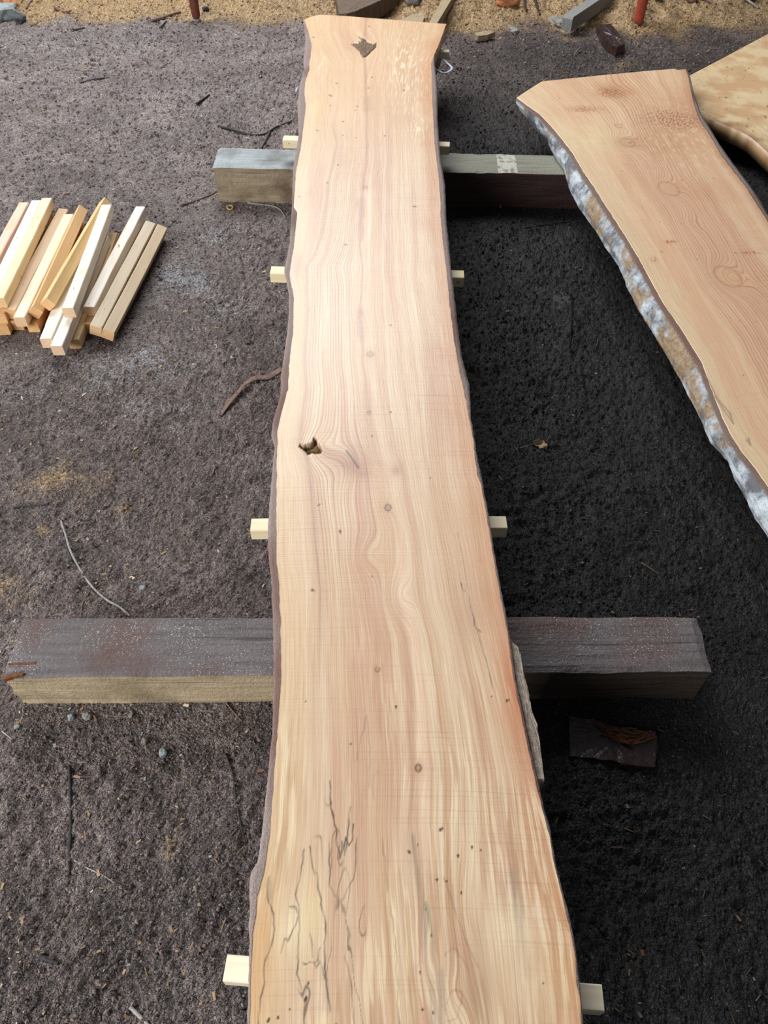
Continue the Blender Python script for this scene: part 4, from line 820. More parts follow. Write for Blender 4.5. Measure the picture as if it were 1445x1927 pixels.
# ---------------------------------------------------------------- sticks
def stick_mesh(name, L, w_, h_, seed, bow=0.0):
    ny = 14
    s = np.linspace(-L / 2, L / 2, ny); c = 0.0022
    prof = np.array([(-w_/2 + c, h_/2), (w_/2 - c, h_/2), (w_/2, h_/2 - c), (w_/2, -h_/2 + c), (w_/2 - c, -h_/2), (-w_/2 + c, -h_/2), (-w_/2, -h_/2 + c), (-w_/2, h_/2 - c)])
    V = []
    for k_, x in enumerate(s):
        j = 0.0006 * noise(np.arange(8) * 1.3 + x * 9, np.full(8, seed * 1.7), seed)
        for i, (a, b) in enumerate(prof): V.append((x, a * (1 + j[i] / 0.02) + bow * ((x / L * 2) ** 2), b * (1 + j[i] / 0.02)))
    F = []; MI = []
    for k_ in range(ny - 1):
        for i in range(8): F.append((k_ * 8 + i, k_ * 8 + (i + 1) % 8, (k_ + 1) * 8 + (i + 1) % 8, (k_ + 1) * 8 + i)); MI.append(0)
    F.append(tuple(range(7, -1, -1))); MI.append(1); F.append(tuple((ny - 1) * 8 + i for i in range(8))); MI.append(1)
    me = bpy.data.meshes.new(name); me.from_pydata(V, [], F); me.update()
    me.materials.append(M['pine']); me.materials.append(M['pine_end'])
    for p, m_ in zip(me.polygons, MI): p.material_index = m_
    bm = bmesh.new(); bm.from_mesh(me); bmesh.ops.recalc_face_normals(bm, faces=bm.faces); bm.to_mesh(me); bm.free()
    return me
_sticks = {}
def stick(p, q, zc, L, label, group, tint, roll=0.0, w_=0.04, h_=0.038, z2=None, seed=0, cat='wood stick'):
    """stick whose long axis runs p->q, centre height zc (z2 at the far end)"""
    key = (round(L, 3), w_, h_, seed % 3)
    if key not in _sticks: _sticks[key] = stick_mesh('spacer_stick', L, w_, h_, seed % 3 + 1, 0.0015 * (seed % 3 - 1))
    o = bpy.data.objects.new('spacer_stick', _sticks[key]); C.objects.link(o)
    z2 = zc if z2 is None else z2
    a = Vector((p[0], p[1], zc)); b = Vector((q[0], q[1], z2)); d = (b - a)
    o.location = (a + b) / 2
    X = d.normalized(); Z = Vector((0, 0, 1)); Yv = Z.cross(X).normalized(); Z = X.cross(Yv)
    Mx = Matrix((X, Yv, Z)).transposed()
    o.rotation_euler = (Mx @ Matrix.Rotation(roll, 3, 'X')).to_euler()
    o.color = lin4(tint)
    return tag(o, label, cat, group)
def seg_fix(p, q, L, anchor):
    p, q = np.array(p), np.array(q); d = (q - p) / np.linalg.norm(q - p)
    if anchor == 'p': return tuple(p), tuple(p + d * L)
    if anchor == 'q': return tuple(q - d * L), tuple(q)
    c = (p + q) / 2; return tuple(c - d * L / 2), tuple(c + d * L / 2)
GS = 'spacer sticks between the stacked slabs'
for i, (pts, lab) in enumerate([
        ([(-0.3127,4.2223),(0.3232,4.2223)], 'spacer stick showing its end at the right of the slab crown, farthest back'),
        ([(-0.4172,3.2481),(0.2686,3.1893)], 'spacer stick poking out beside the far beam, just behind its top'),
        ([(-0.3755,2.2621),(0.2630,2.2370)], 'spacer stick poking out both sides of the slab, right end carries a small stamp'),
        ([(-0.3179,1.1710),(0.2934,1.1792)], 'spacer stick poking out both sides, between the knot hole and the near beam'),
        ([(-0.2557,0.2457),(0.3445,0.2041)], 'nearest spacer stick, set askew under the slab, left end stained orange')]):
    p, q = pts; L = math.dist(p, q)
    stick(p, q, 0.2175, L, lab, GS, [(214, 208, 182), (238, 222, 190), (240, 222, 184), (240, 226, 192), (240, 230, 206)][i], w_=[0.04, 0.046, 0.046, 0.04, 0.038][i], h_=0.0345, seed=i)
# grade stamp on the right end of the third stick
def stamp_mark(loc, rz):
    bm = bmesh.new()
    for (x0, z0, x1, z1) in [(-0.005, 0.003, 0.004, 0.0045), (-0.005, -0.001, 0.003, 0.0005), (-0.0055, -0.003, -0.004, 0.0045), (0.0025, -0.003, 0.004, 0.0045)]:
        vs = [bm.verts.new((x, 0.0, z)) for x, z in ((x0, z0), (x1, z0), (x1, z1), (x0, z1))]
        bm.faces.new(vs)
    me = bpy.data.meshes.new('stamp'); bm.to_mesh(me); bm.free(); me.materials.append(M['darkstone'])
    o = bpy.data.objects.new('stamp', me); C.objects.link(o); o.location = loc; o.rotation_euler = (0, 0, rz); return o
_s3 = [o for o in bpy.data.objects if o.get('label', '').endswith('carries a small stamp')][0]
_sx = [(0.2458,2.2263)][0][0]; _a = _s3.rotation_euler.z
_st = stamp_mark((_sx - _s3.location.x, -0.0237, 0.0), 0.0); _st.parent = _s3
GP = 'loose spacer sticks heaped on the soil'
PS = [  # p(front) q(back) px given at centre height, zc, anchor, roll, tint, label
    ([(-1.4511,2.3630),(-1.4760,3.0080)], 0.061, 'q', 0, (240, 200, 180), 'pinkish stick on the far left of the heap, cut off by the photo border'),
    ([(-1.3923,2.3630),(-1.4287,3.0255)], 0.061, 'q', 0, (236, 232, 228), 'bluish-white stick wedged between the pink stick and the tallest cream stick'),
    ([(-1.3230,2.2719),(-1.3545,2.9880)], 0.101, 'p', 0, (240, 222, 186), 'cream stick topping the left end of the heap with grey mould spots'),
    ([(-1.2994,2.2608),(-1.3015,2.9606)], 0.061, 'p', 6, (208, 176, 138), 'brown-sided stick right beside the topmost left stick'),
    ([(-1.2511,2.2177),(-1.2665,2.9100)], 0.061, 'p', 0, (240, 224, 196), 'narrow white stick left of the tilted tan stick'),
    ([(-1.2050,2.2537),(-1.2241,2.9856)], 0.075, 'p', -48, (224, 186, 134), 'tan stick turned on its corner in the middle of the heap'),
    ([(-1.1603,2.2277),(-1.1883,2.9478)], 0.024, 'p', 8, (236, 176, 132), 'orange-pink stick mostly buried under the two crossing sticks'),
    ([(-1.1549,2.2581),(-1.1202,2.9393)], 0.104, 'p', -40, (232, 200, 146), 'golden stick lying aslant on top beside the white topmost stick'),
    ([(-1.0634,2.2011),(-1.0950,2.9032)], 0.110, 'p', 0, (240, 232, 216), 'white stick lying on top in the middle of the heap'),
    ([(-1.1276,2.0992),(-1.1449,2.7565)], 0.061, 'p', 0, (240, 234, 222), 'white stick jutting forward, left of the pair under the white top stick'),
    ([(-1.0780,2.0567),(-1.0869,2.7066)], 0.063, 'p', 0, (238, 232, 222), 'white stick that juts farthest forward from the heap'),
    ([(-1.0589,2.1639),(-1.0839,2.8420)], 0.021, 'q', 0, (214, 188, 148), 'ground-level tan stick under the white top stick'),
    ([(-1.0285,2.2796),(-0.9913,2.9778)], 0.061, 'p', 0, (240, 232, 222), 'white stick lying alone to the right of the middle of the heap'),
    ([(-0.9873,2.1815),(-0.9384,2.8516)], 0.050, 'p', 18, (206, 190, 166), 'grey stick, left of the two leaning against each other at the right end'),
    ([(-0.9468,2.1762),(-0.8913,2.8760)], 0.036, 'p', 24, (204, 182, 150), 'grey-tan outermost stick at the right end of the heap'),
    ([(-1.0350,2.2363),(-1.0146,2.9283)], 0.021, 'p', 0, (232, 190, 140), 'bottom stick whose orange end shows below the lone white stick'),
    ([(-1.3314,2.2453),(-1.3576,2.8769)], 0.056, 'p', 0, (226, 184, 134), 'stick end at the left border, right under the topmost cream stick'),
    ([(-1.3277,2.2271),(-1.3727,2.9283)], 0.019, 'p', 0, (206, 166, 118), 'bottom stick whose end shows lowest at the left border'),
    ([(-1.2918,2.2548),(-1.3111,2.9493)], 0.019, 'p', 0, (208, 172, 126), 'bottom stick with a mouldy end, second from the left border'),
    ([(-1.2302,2.2425),(-1.2479,2.9493)], 0.019, 'p', 0, (238, 190, 138), 'bottom stick with a clean orange end below the tilted tan stick'),
]
for i, (pts, zc, an, roll, tint, lab) in enumerate(PS):
    p, q = seg_fix(pts[0], pts[1], 0.695, an)
    stick(p, q, zc, 0.695, lab, GP, tint, R(roll), seed=i)

# ---------------------------------------------------------------- twigs, strips, small finds
def tube(name, pts, radii, mat, parent=None, sides=7, seed=0, flat=1.0):
    P = [Vector(p) for p in pts]
    # Catmull-Rom resample
    Q, RR = [], []
    for i in range(len(P) - 1):
        p0, p1, p2, p3 = P[max(i - 1, 0)], P[i], P[i + 1], P[min(i + 2, len(P) - 1)]
        for k_ in range(6):
            t = k_ / 6
            Q.append(0.5 * ((2 * p1) + (p2 - p0) * t + (2 * p0 - 5 * p1 + 4 * p2 - p3) * t * t + (3 * p1 - p0 - 3 * p2 + p3) * t ** 3)); RR.append(radii[i] * (1 - t) + radii[i + 1] * t)
    Q.append(P[-1]); RR.append(radii[-1])
    c0 = Q[0].copy(); V, F = [], []
    for i, q in enumerate(Q):
        d = (Q[min(i + 1, len(Q) - 1)] - Q[max(i - 1, 0)]).normalized()
        s = d.cross(Vector((0, 0, 1))); s = s.normalized() if s.length > 1e-4 else Vector((1, 0, 0)); up = s.cross(d)
        r = RR[i] * (1 + 0.18 * float(noise(i * 0.6, seed * 3.1, 250)))
        for k_ in range(sides):
            a = 2 * math.pi * k_ / sides; V.append(q - c0 + s * (math.cos(a) * r) + up * (math.sin(a) * r * flat))
    for i in range(len(Q) - 1):
        for k_ in range(sides): F.append((i * sides + k_, i * sides + (k_ + 1) % sides, (i + 1) * sides + (k_ + 1) % sides, (i + 1) * sides + k_))
    F.append(tuple(range(sides - 1, -1, -1))); F.append(tuple((len(Q) - 1) * sides + k_ for k_ in range(sides)))
    me = bpy.data.meshes.new(name); me.from_pydata(V, [], F); me.update()
    for p in me.polygons: p.use_smooth = True
    me.materials.append(mat)
    o = bpy.data.objects.new(name, me); C.objects.link(o); o.location = c0
    if parent: o.parent = parent
    return o
def on_ground(pts, lift):
    h = ground_h(np.array([p[0] for p in pts]), np.array([p[1] for p in pts]))
    lift = lift if isinstance(lift, (list, tuple)) else [lift] * len(pts)
    return [(p[0], p[1], float(z) + l) for p, z, l in zip(pts, h, lift)]
GT = 'twigs lying on the soil'
def twig(pts, r, mat, label, lift=None, name='twig', flat=1.0, taper=0.6):
    n = len(pts); radii = [r * (1 - (1 - taper) * i / (n - 1)) for i in range(n)]
    o = tube(name, on_ground(pts, r * 0.7 if lift is None else lift), radii, M[mat], seed=len(bpy.data.objects), flat=flat)
    return tag(o, label, 'twig', GT)
tw = twig([(-0.6838,0.6659),(-0.6666,0.6059),(-0.6553,0.5508),(-0.6433,0.4980),(-0.6308,0.4475)], 0.0042, 'twig', 'straight dark wet twig at the lower left, in front of the near beam', taper=0.85)
twig([(-0.3482,0.6934),(-0.3258,0.6460),(-0.3125,0.5947),(-0.2958,0.5400),(-0.2831,0.5063)], 0.0026, 'twig', 'thin dark bent twig left of the slab, in front of the near beam', taper=0.7)
t_ = twig([(-0.9011,1.3741),(-0.8710,1.3173),(-0.8419,1.2624),(-0.8004,1.2006),(-0.7562,1.1462),(-0.7069,1.1002),(-0.6626,1.0713),(-0.6335,1.0476)], 0.0030, 'twig_grey', 'long curved grey twig running down to the near beam', taper=0.9)
tube('side_shoot', on_ground([(-0.7559,1.0430),(-0.7637,1.0841),(-0.7619,1.1197),(-0.7495,1.1412),(-0.7335,1.1546)], 0.003), [0.0018] * 5, M['twig_brown']).parent = t_
_c = [c for c in t_.children][0]; _c.location = Vector(_c.location) - Vector(t_.location)
tag(tube('bark_strip', on_ground([(-0.5134,1.8002),(-0.4904,1.8552),(-0.4691,1.9039),(-0.4528,1.9407),(-0.4253,1.9754),(-0.3818,1.9971),(-0.3388,2.0301)], [0.003, 0.005, 0.008, 0.012, 0.010, 0.006, 0.004]), [0.006, 0.0075, 0.007, 0.006, 0.012, 0.013, 0.010], M['twig_brown'], sides=10, flat=0.16), 'flat brown bark strip curling out from under the left edge of the slab', 'bark')
twig([(-0.8687,3.1280),(-0.8277,3.1553),(-0.7831,3.1921),(-0.7369,3.2389)], 0.0045, 'twig_brown', 'short red-brown twig pointing at the left end of the far beam')
twig([(-0.5851,3.1507),(-0.5244,3.1371),(-0.4776,3.1235),(-0.4386,3.0921),(-0.4124,3.0217)], 0.0032, 'twig_grey', 'pale hooked twig in front of the far beam')
twig([(-0.8213,3.9236),(-0.7386,3.8935),(-0.6561,3.8577),(-0.5878,3.8755),(-0.5322,3.9236),(-0.4624,3.9724)], 0.0065, 'twig', 'dark wavy root lying behind the far beam')
twig([(-0.5614,3.8995),(-0.5675,3.8283),(-0.5703,3.7530),(-0.5817,3.6909)], 0.0055, 'twig', 'short grey-black root forking down to the far beam')
twig([(-1.0430,1.4142),(-1.0048,1.4221),(-0.9463,1.4281)], 0.0030, 'twig', 'small dark twig above the curved grey twig')
twig([(-1.0695,1.7255),(-1.0474,1.6834),(-1.0185,1.6222)], 0.0024, 'twig', 'tiny dark upright twig on the sandy patch')
twig([(-0.6277,0.4756),(-0.6009,0.4625),(-0.5655,0.4475),(-0.5359,0.4328)], 0.0016, 'twig_grey', 'thin pale twig crossing the foot of the straight dark twig')
twig([(-0.4621,0.2239),(-0.4419,0.2094),(-0.4145,0.1904)], 0.0040, 'twig_grey', 'grey twig at the bottom border left of the slab')
twig([(-0.2677,0.2142),(-0.2540,0.2191),(-0.2405,0.2255)], 0.0022, 'twig', 'tiny dark twig beside the slab at the bottom border')
twig([(-0.6522,0.6413),(-0.6297,0.6425),(-0.6072,0.6436)], 0.0015, 'twig_brown', 'tiny level twig right of the straight dark twig')
twig([(-0.6176,0.6683),(-0.6089,0.6460),(-0.6019,0.6263)], 0.0020, 'twig', 'tiny upright twig right of the straight dark twig')
twig([(-0.6444,0.3037),(-0.6286,0.2967),(-0.6062,0.2907)], 0.0045, 'twig', 'short thick dark splinter at the lower left')
twig([(-0.8571,0.7463),(-0.8420,0.7363),(-0.8239,0.7239)], 0.0018, 'twig_grey', 'thin pale twig at the left border below the near beam')
twig([(-0.3615,0.8107),(-0.3403,0.7872),(-0.3198,0.7666)], 0.0018, 'twig_brown', 'thin brown twig tucked under the near beam by the slab')
twig([(-1.4385,5.3937),(-1.3834,5.4510),(-1.3376,5.5092),(-1.2876,5.5684)], 0.010, 'twig_brown', 'dark stick on the sand edge at the top left')
twig([(-1.3614,5.2817),(-1.3558,5.3560),(-1.3499,5.4127)], 0.006, 'twig', 'stub beside the dark stick at the top left')
twig([(-2.0808,5.5883),(-2.0363,5.5486),(-1.9988,5.5092),(-1.9654,5.5092)], 0.010, 'twig_brown', 'pale curved stick in the sand at the top left')
twig([(-1.9037,5.2633),(-1.8650,5.2633),(-1.8212,5.2817)], 0.007, 'twig', 'small dark stick where the top left sand ends')
twig([(-2.2571,5.5684),(-2.2738,5.6691),(-2.2586,5.7101),(-2.2433,5.7516)], 0.006, 'twig_brown', 'forked root standing by the blue stone')
twig([(2.2846,5.8574),(2.2881,5.7516),(2.2977,5.6691),(2.3199,5.6084),(2.3615,5.5684)], 0.009, 'twig_grey', 'curved grey root on the sand at the top right')
twig([(0.9152,5.8360),(0.9048,5.6896),(0.8890,5.5288)], 0.012, 'wet_bark', 'dark upright bark splinter in the back sand')
twig([(0.9630,5.7726),(0.9688,5.6285),(0.9743,5.4897)], 0.010, 'wet_bark', 'dark slanting bark splinter in the back sand')
twig([(1.9020,5.5883),(1.9440,5.5684),(1.9948,5.6589),(2.0390,5.6084),(2.0744,5.5288)], 0.011, 'twig_brown', 'crooked brown bark sliver pressed in the right back sand')
twig([(1.7505,5.6487),(1.7927,5.6691),(1.8420,5.6896)], 0.014, 'wet_bark', 'short dark bark flake near the orange post')
twig([(0.7002,2.4811),(0.6730,2.3219),(0.6408,2.1531)], 0.0030, 'darkstone2', 'straight black twig half sunk in the mud between the slabs', taper=0.9)
twig([(0.5756,2.9533),(0.6436,2.9703),(0.7231,2.9873),(0.8364,3.0045)], 0.0030, 'twig', 'faint long dark root between the slabs near the far beam')
twig([(0.7650,2.9449),(0.7785,2.9198),(0.7805,2.8786),(0.7696,2.8381)], 0.0032, 'twig', 'small hooked root between the slabs')
twig([(0.6838,1.2257),(0.7019,1.2116),(0.7261,1.1943)], 0.0022, 'twig_brown', 'tiny brown twig in the mud above the right end of the near beam')
twig([(-1.6422,4.4591),(-1.5596,4.4735),(-1.4928,4.4954)], 0.006, 'twig', 'dark twig on the open soil at the upper left')
twig([(-0.9674,4.1829),(-0.9354,4.2430),(-0.9116,4.2700)], 0.007, 'twig', 'dark twig on the soil between heap and slab crown')

def lump(name, c, r, mat, label, cat, sq=(1, 1, 0.7), seed=0, sink=0.3, group=None):
    bm = bmesh.new(); bmesh.ops.create_icosphere(bm, subdivisions=3, radius=1)
    for v in bm.verts:
        n = float(fbm(v.co.x * 1.6 + seed, v.co.y * 1.6 + v.co.z * 1.3, 3, 260 + seed)); 
        q = v.co.copy(); q.x = max(-0.8, min(0.8, q.x)); q.y = max(-0.85, min(0.85, q.y)); q.z = max(-0.8, min(0.8, q.z))
        v.co = Vector((q.x * sq[0], q.y * sq[1], q.z * sq[2])) * r * (1 + 0.22 * n)
    me = bpy.data.meshes.new(name); bm.to_mesh(me); bm.free(); me.materials.append(M[mat])
    o = bpy.data.objects.new(name, me); C.objects.link(o)
    o.location = (c[0], c[1], float(ground_h(c[0], c[1])) + r * sq[2] * (1 - sink)); o.rotation_euler = (0, 0, seed * 0.7)
    return tag(o, label, cat, group)
lump('stone', [(-2.3382,5.4384)][0], 0.075, 'bluestone', 'pale blue-grey stone at the left end of the back sand', 'stone', (1.2, 0.8, 0.7), 1)
lump('stone', [(-2.2321,5.3709)][0], 0.04, 'darkstone', 'dark stone touching the pale blue-grey stone', 'stone', (1.2, 0.7, 0.6), 2)
lump('brick_fragment', [(-2.3885,5.6591)][0], 0.07, 'brick', 'orange brick fragment in the top left corner', 'brick fragment', (1.6, 0.7, 0.5), 3)
lump('stone', [(0.1861,5.5976)][0], 0.055, 'stone', 'pale grey stone behind the slab crown', 'stone', (1, 1, 0.7), 4)
lump('stone', [(1.0699,5.3613)][0], 0.06, 'stone', 'grey-brown stone left of the blue-grey offcut', 'stone', (0.7, 1.3, 0.35), 5)
lump('stone', [(2.3442,5.6799)][0], 0.05, 'darkstone', 'dark stone behind the curved grey root', 'stone', (1.1, 0.9, 0.7), 6)
lump('stone', [(0.7822,5.2310)][0], 0.045, 'stone', 'flat pale stone at the foot of the back sand', 'stone', (1.3, 0.6, 0.3), 7)
lump('stone', [(-1.1245,5.5585)][0], 0.022, 'darkstone', 'small dark stone right of the red-brown post', 'stone', (1, 1, 0.8), 8)
lump('brick_fragment', [(0.7826,5.6591)][0], 0.075, 'brick', 'orange brick fragment in the middle of the back sand', 'brick fragment', (1.2, 0.7, 0.5), 9)
lump('cloth_scrap', [(1.7265,5.6180)][0], 0.035, 'navy', 'navy scrap beside the orange post', 'scrap', (0.8, 1, 0.5), 10)
for i, p in enumerate([(-0.0902,0.8741),(-0.5726,0.7807),(-0.7086,0.7768),(-0.6717,0.7781),(-0.8239,0.7539),(-0.5286,0.7177),(-0.4842,0.6934),(-0.7710,1.0272),(-0.6176,1.1308)][1:]):
    lump('pebble', p, 0.006 + 0.002 * (i % 3), ['stone', 'bluestone'][i % 2], ['grey pebble below the near beam, nearest the slab', 'pale pebble below the left part of the near beam', 'grey pebble right below the left part of the near beam', 'pale blue pebble at the left border below the near beam', 'grey pebble midway below the near beam', 'bluish pebble lowest below the near beam', 'tan-grey pebble by the side shoot of the curved twig', 'pale blue pebble right of the curved twig'][i], 'pebble', (1.2, 0.9, 0.7), 20 + i, 0.3, 'pebbles by the near beam')

def post(name, c, r0, r1, h, mat, label, cap=None):
    bm = bmesh.new(); prof = [(0, 0.0), (r0 * 0.7, 0.0), (r0 * 0.95, 0.012), (r0, 0.03), (r0 * 0.5 + r1 * 0.5, h * 0.5), (r1, h - 0.02), (r1 * 0.9, h), (0, h)]
    n = 20; rings = []
    for r, z in prof:
        if r == 0: rings.append([bm.verts.new((0, 0, z))])
        else: rings.append([bm.verts.new((r * math.cos(2 * math.pi * k_ / n), r * math.sin(2 * math.pi * k_ / n), z)) for k_ in range(n)])
    for a, b in zip(rings[:-1], rings[1:]):
        for k_ in range(n):
            if len(a) == 1: bm.faces.new((a[0], b[(k_ + 1) % n], b[k_]))
            elif len(b) == 1: bm.faces.new((a[k_], a[(k_ + 1) % n], b[0]))
            else: bm.faces.new((a[k_], a[(k_ + 1) % n], b[(k_ + 1) % n], b[k_]))
    bmesh.ops.recalc_face_normals(bm, faces=bm.faces)
    for f in bm.faces: f.smooth = True
    me = bpy.data.meshes.new(name); bm.to_mesh(me); bm.free(); me.materials.append(M[mat])
    root = empty(name, (c[0], c[1], float(ground_h(c[0], c[1])) - 0.01))
    o = bpy.data.objects.new('shaft', me); C.objects.link(o); o.parent = root
    if cap:
        f = lump('foot', (0, 0), r0 * 1.1, cap, None, None, (1.1, 1, 0.45), 33); f.parent = root; f.location = (0, -0.012, 0.012)
        if 'label' in f: del f['label']
        o.location = (0, 0, 0.02)
    return tag(root, label, 'post', kind='thing')
post('wooden_post', [(1.5532,5.3310)][0], 0.030, 0.034, 0.55, 'orange', 'orange-red round post standing in the right back sand')
post('wooden_post', [(-1.1677,5.4482)][0], 0.026, 0.042, 0.55, 'red', 'dark red-brown tapered post on a pale foot in the left back sand', 'stone')

def plank(poly, z0, z1, mat, label, name='offcut', cat='wood offcut', seed=0, rough=0.004, group='offcuts thrown on the back sand'):
    o = prism(name, poly, z0, z1, M[mat], None, rough, seed, sub=8)
    return tag(o, label, cat, group or None)
plank([(-0.3195,5.7424),(-0.2658,5.1359),(-0.2195,5.1450),(-0.1645,5.1912),(-0.0718,5.3141),(-0.0016,5.4116),(0.1437,5.7424)], 0.03, 0.12, 'oldwood', 'dark brown slab offcut right behind the slab crown', seed=270)
plank([(0.0865,5.1684),(0.1315,5.2236),(0.2232,5.3174),(0.2456,5.2236),(0.2268,5.1322),(0.1482,5.1142)], 0.04, 0.08, 'palewood', 'small pale offcut touching the right half of the slab crown', seed=272)
plank([(0.2589,5.0816),(0.3081,5.0727),(0.4203,5.5177),(0.4905,5.7894),(0.4290,5.7894),(0.3600,5.4976)], 0.05, 0.09, 'palewood', 'tan board leaning away behind the right corner of the slab crown', seed=274, rough=0.002)
ow = plank([(1.0503,5.1511),(1.1038,5.1147),(1.3159,5.4271),(1.4847,5.6726),(1.4008,5.6726),(1.2380,5.4271)], 0.035, 0.11, 'greywood', 'blue-grey squared offcut pointing into the back sand', seed=276, rough=0.0015)
plank([(1.2704,5.1884),(1.3580,5.2159),(1.3684,5.1074),(1.3778,4.9678),(1.3725,4.8667),(1.3207,4.8336),(1.2913,4.9000),(1.2677,5.0021)], 0.0, 0.05, 'wet_bark', 'soaked dark red bark chunk before the back sand', name='bark_chunk', cat='bark', seed=278, rough=0.006, group='bark chunks on the soil')
plank([(0.5359,5.1179),(0.6081,5.1536),(0.6602,5.1357),(0.6114,5.0826),(0.5537,5.0650)], 0.0, 0.03, 'palewood', 'thin pale sliver half buried behind the main slab, on the right', seed=280, rough=0.004)
# soaked bark plank in front of the near beam
bk = prism('bark_chunk', [(0.4143,0.7773),(0.4464,0.7696),(0.4721,0.7671),(0.5048,0.7519),(0.5510,0.7469),(0.5788,0.7394),(0.6059,0.7394),(0.5969,0.6905),(0.5843,0.6562),(0.5436,0.6574),(0.5004,0.6691),(0.4444,0.6762),(0.4016,0.6810)], 0.004, 0.036, M['wet_bark'], None, 0.004, 282, sub=8)
tag(bk, 'soaked black bark slab with torn orange fibre in front of the near beam', 'bark', 'bark chunks on the soil')
fp = [(p[0], p[1]) for p in [(0.4641,0.7695),(0.4837,0.7467),(0.5021,0.7318),(0.5295,0.7219),(0.5582,0.7194),(0.5814,0.7293),(0.6025,0.7392)]]
V_, F_ = [], []
for i in range(46):
    t0 = rng.random() * 0.75; ln = 0.15 + 0.25 * rng.random(); oy = rng.normal(0, 0.010); az = 0.036 + 0.006 * rng.random(); r0 = 0.0012 + 0.0012 * rng.random(); tw_ = rng.normal(0, 0.008)
    for k_ in range(5):
        tt = min(1, t0 + ln * k_ / 4) * (len(fp) - 1); j0 = min(int(tt), len(fp) - 2); f_ = tt - j0
        x = fp[j0][0] * (1 - f_) + fp[j0 + 1][0] * f_; y = fp[j0][1] * (1 - f_) + fp[j0 + 1][1] * f_ + oy + tw_ * (k_ / 4 - 0.5)
        z = az + 0.004 * math.sin(k_ * 1.4 + i)
        V_ += [(x, y - r0, z), (x, y + r0, z), (x, y, z + r0 * 1.4)]
        if k_: o_ = len(V_) - 6; F_ += [(o_ + a_, o_ + (a_ + 1) % 3, o_ + 3 + (a_ + 1) % 3, o_ + 3 + a_) for a_ in range(3)]
fb_ = np_mesh('torn_fibre', np.array(V_) - np.array(bk.location[:]), F_, M['fibre'], bk)
# half sunk board between the slabs
plank([(0.6317,2.4871),(0.6953,2.4767),(0.6361,2.1374),(0.5718,2.1462)], -0.03, -0.007, 'wet_wood', 'rotten board sunk flush in the black mud between the slabs', name='sunken_board', seed=284, rough=0.002, group='')
# white strap loop, yellow ring, leaf
sp_ = [(0.2238,4.2625),(0.2851,4.1991),(0.3166,4.1439),(0.3326,4.1031),(0.3174,4.0629),(0.2898,4.0298),(0.2523,4.0563),(0.2173,4.0897)]
st = tube('plastic_strap', [(x, y_, 0.217 - 0.02 * math.sin(i / 7 * math.pi)) for i, (x, y_) in enumerate(sp_)], [0.0065] * 8, M['white'], sides=8, flat=0.35)
tag(st, 'white plastic strap looping out from under the right of the slab crown', 'strap')
rc = [(-0.6545,3.1055)][0]
bm = bmesh.new(); N1, N2 = 24, 8
vs = [[bm.verts.new(((0.012 + 0.0028 * math.cos(b)) * math.cos(a), (0.012 + 0.0028 * math.cos(b)) * math.sin(a), 0.0028 * math.sin(b))) for b in [2 * math.pi * j / N2 for j in range(N2)]] for a in [2 * math.pi * i / N1 for i in range(N1)]]
for i in range(N1):
    for j in range(N2): bm.faces.new((vs[i][j], vs[(i + 1) % N1][j], vs[(i + 1) % N1][(j + 1) % N2], vs[i][(j + 1) % N2]))
me = bpy.data.meshes.new('rubber_ring'); bm.to_mesh(me); bm.free(); me.materials.append(M['yellow'])
o = bpy.data.objects.new('rubber_ring', me); C.objects.link(o); o.location = (rc[0], rc[1], float(ground_h(*rc)) + 0.006); o.rotation_euler = (0.25, 0.1, 0)
tag(o, 'small yellow ring on the soil in front of the far beam', 'ring')
def leaf(c, size, rz, label):
    nx, ny_ = 9, 13; V = []
    for j in range(ny_):
        t = j / (ny_ - 1); wd = math.sin(math.pi * t ** 0.8) * 0.34 * (1 + 0.25 * math.sin(t * 19))
        for i in range(nx):
            s = i / (nx - 1) * 2 - 1; V.append((s * wd * size, (t - 0.5) * size, size * (0.10 * s * s + 0.07 * math.sin(t * 7 + s * 2)) ))
    o = np_mesh('dry_leaf', V, grid_faces(ny_, nx), M['leaf']); md = o.modifiers.new('thickness', 'SOLIDIFY'); md.thickness = 0.0008
    o.location = (c[0], c[1], float(ground_h(*c)) + 0.008); o.rotation_euler = (0.15, -0.2, rz)
    return tag(o, label, 'leaf', 'dry leaves')
leaf([(0.4722,1.6651)][0], 0.045, 1.1, 'crumpled tan leaf on the black mud between the two big slabs')

# ---------------------------------------------------------------- loose crumbs (beyond counting)
def scatter(name, n, make, mat, label, seed, region):
    r = np.random.default_rng(seed); V, F, Cc = [], [], []; off = 0
    xs, ys = region(r, n); hs = ground_h(xs, ys)
    tv, tf = make
    k_ = len(tv); nF = len(tf)
    return r, xs, ys, hs, tv, tf
ico_v = []; bm = bmesh.new(); bmesh.ops.create_icosphere(bm, subdivisions=1, radius=1); bm.verts.ensure_lookup_table()
ico_v = np.array([v.co[:] for v in bm.verts]); ico_f = np.array([[v.index for v in f.verts] for f in bm.faces]); bm.free()
def region(r, n):
    # denser near the viewer's feet, thinning with distance, all over the yard floor
    y_ = 0.0 + 6.2 * r.random(n) ** 1.7; x_ = (r.random(n) * 2 - 1) * (0.85 + 0.34 * y_)
    return x_, y_
def keep(x, y):
    xa, xb = gL(mL, y), gL(mR, y)
    return ~((x > xa + 0.05) & (x < xb - 0.05) & (y < 4.5))
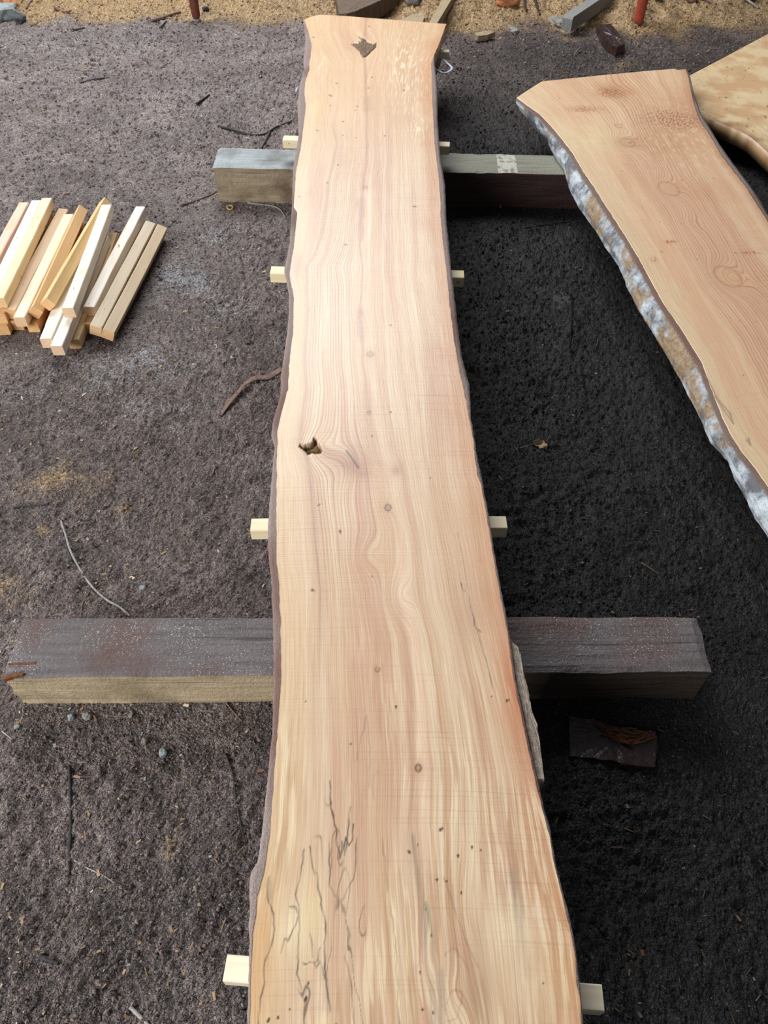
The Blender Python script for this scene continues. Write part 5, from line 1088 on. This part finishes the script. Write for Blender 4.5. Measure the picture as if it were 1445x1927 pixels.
def instances(name, n, tv, tf, size, flat, cols, mat, label, seed, lift=0.3, elong=1.0, reg=region):
    r = np.random.default_rng(seed); x, y_ = reg(r, n); q = keep(x, y_); x, y_ = x[q], y_[q]; n = len(x)
    h = ground_h(x, y_); s = size[0] * np.exp(np.clip(r.normal(0, size[1], n), -1.2, 1.7 * size[1])) * (1 + 0.22 * y_)
    a = r.random(n) * 6.283; e = 1 + (elong - 1) * r.random(n)
    jit = 1 + 0.35 * (r.random((n, len(tv))) - 0.5)
    P = tv[None] * jit[..., None]
    P = P * np.stack([s * e, s, s * flat], -1)[:, None, :]
    tl = r.normal(0, 0.35, n)
    z_ = P[..., 2] + P[..., 0] * np.sin(tl)[:, None]
    X = P[..., 0] * np.cos(a)[:, None] - P[..., 1] * np.sin(a)[:, None] + x[:, None]; Y = P[..., 0] * np.sin(a)[:, None] + P[..., 1] * np.cos(a)[:, None] + y_[:, None]
    Z = z_ + (h + s * flat * lift)[:, None]
    ci = cols(r, x, y_)
    F = tf[None] + (np.arange(n) * len(tv))[:, None, None]
    o = np_mesh(name, np.stack([X, Y, Z], -1).reshape(-1, 3), F.reshape(-1, tf.shape[1]), mat, smooth=False, attrs=dict(col=np.repeat(ci, len(tv), 0)))
    return tag(o, label, name.replace('_', ' '), kind='stuff')
def damp(x, y): return sstep(-0.42, 0.36, x) * sstep(5.2, 3.4, y)  # loose bits follow the ground: wet mud and painted slab shade
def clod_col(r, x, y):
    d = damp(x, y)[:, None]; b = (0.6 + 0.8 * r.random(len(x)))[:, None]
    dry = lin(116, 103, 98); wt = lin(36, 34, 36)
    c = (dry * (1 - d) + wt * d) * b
    sxx = np.interp(x, [p[0] for p in SAND_X], [p[1] for p in SAND_X]); s = sstep(-0.1, 0.2, y - sxx)[:, None]
    return c * (1 - s) + lin(176, 140, 96) * (0.6 + 0.5 * r.random(len(x)))[:, None] * s
oct_v = np.array([(1, 0, 0), (0, 1, 0), (-1, 0, 0), (0, -1, 0), (0, 0, 1), (0, 0, -1)], float); oct_f = np.array([(0, 1, 4), (1, 2, 4), (2, 3, 4), (3, 0, 4), (1, 0, 5), (2, 1, 5), (3, 2, 5), (0, 3, 5)])
box_v = np.array([(a, b, c) for c in (-1, 1) for b in (-1, 1) for a in (-1, 1)], float); box_f = np.array([(0, 2, 3, 1), (4, 5, 7, 6), (0, 1, 5, 4), (2, 6, 7, 3), (0, 4, 6, 2), (1, 3, 7, 5)])
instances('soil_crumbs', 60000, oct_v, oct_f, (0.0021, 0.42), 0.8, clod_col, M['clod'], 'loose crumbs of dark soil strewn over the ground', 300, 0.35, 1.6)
def chip_col(r, x, y):
    pal = np.array([lin(176, 146, 112), lin(142, 112, 84), lin(196, 178, 156), lin(120, 92, 72), lin(160, 164, 168)])
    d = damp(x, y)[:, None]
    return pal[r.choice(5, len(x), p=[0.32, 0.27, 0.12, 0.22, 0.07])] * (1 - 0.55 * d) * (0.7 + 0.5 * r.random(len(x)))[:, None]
def region_chip(r, n):
    x_, y_ = region(r, n); q = r.random(n) < (1 - 0.72 * damp(x_, y_)); return x_[q], y_[q]
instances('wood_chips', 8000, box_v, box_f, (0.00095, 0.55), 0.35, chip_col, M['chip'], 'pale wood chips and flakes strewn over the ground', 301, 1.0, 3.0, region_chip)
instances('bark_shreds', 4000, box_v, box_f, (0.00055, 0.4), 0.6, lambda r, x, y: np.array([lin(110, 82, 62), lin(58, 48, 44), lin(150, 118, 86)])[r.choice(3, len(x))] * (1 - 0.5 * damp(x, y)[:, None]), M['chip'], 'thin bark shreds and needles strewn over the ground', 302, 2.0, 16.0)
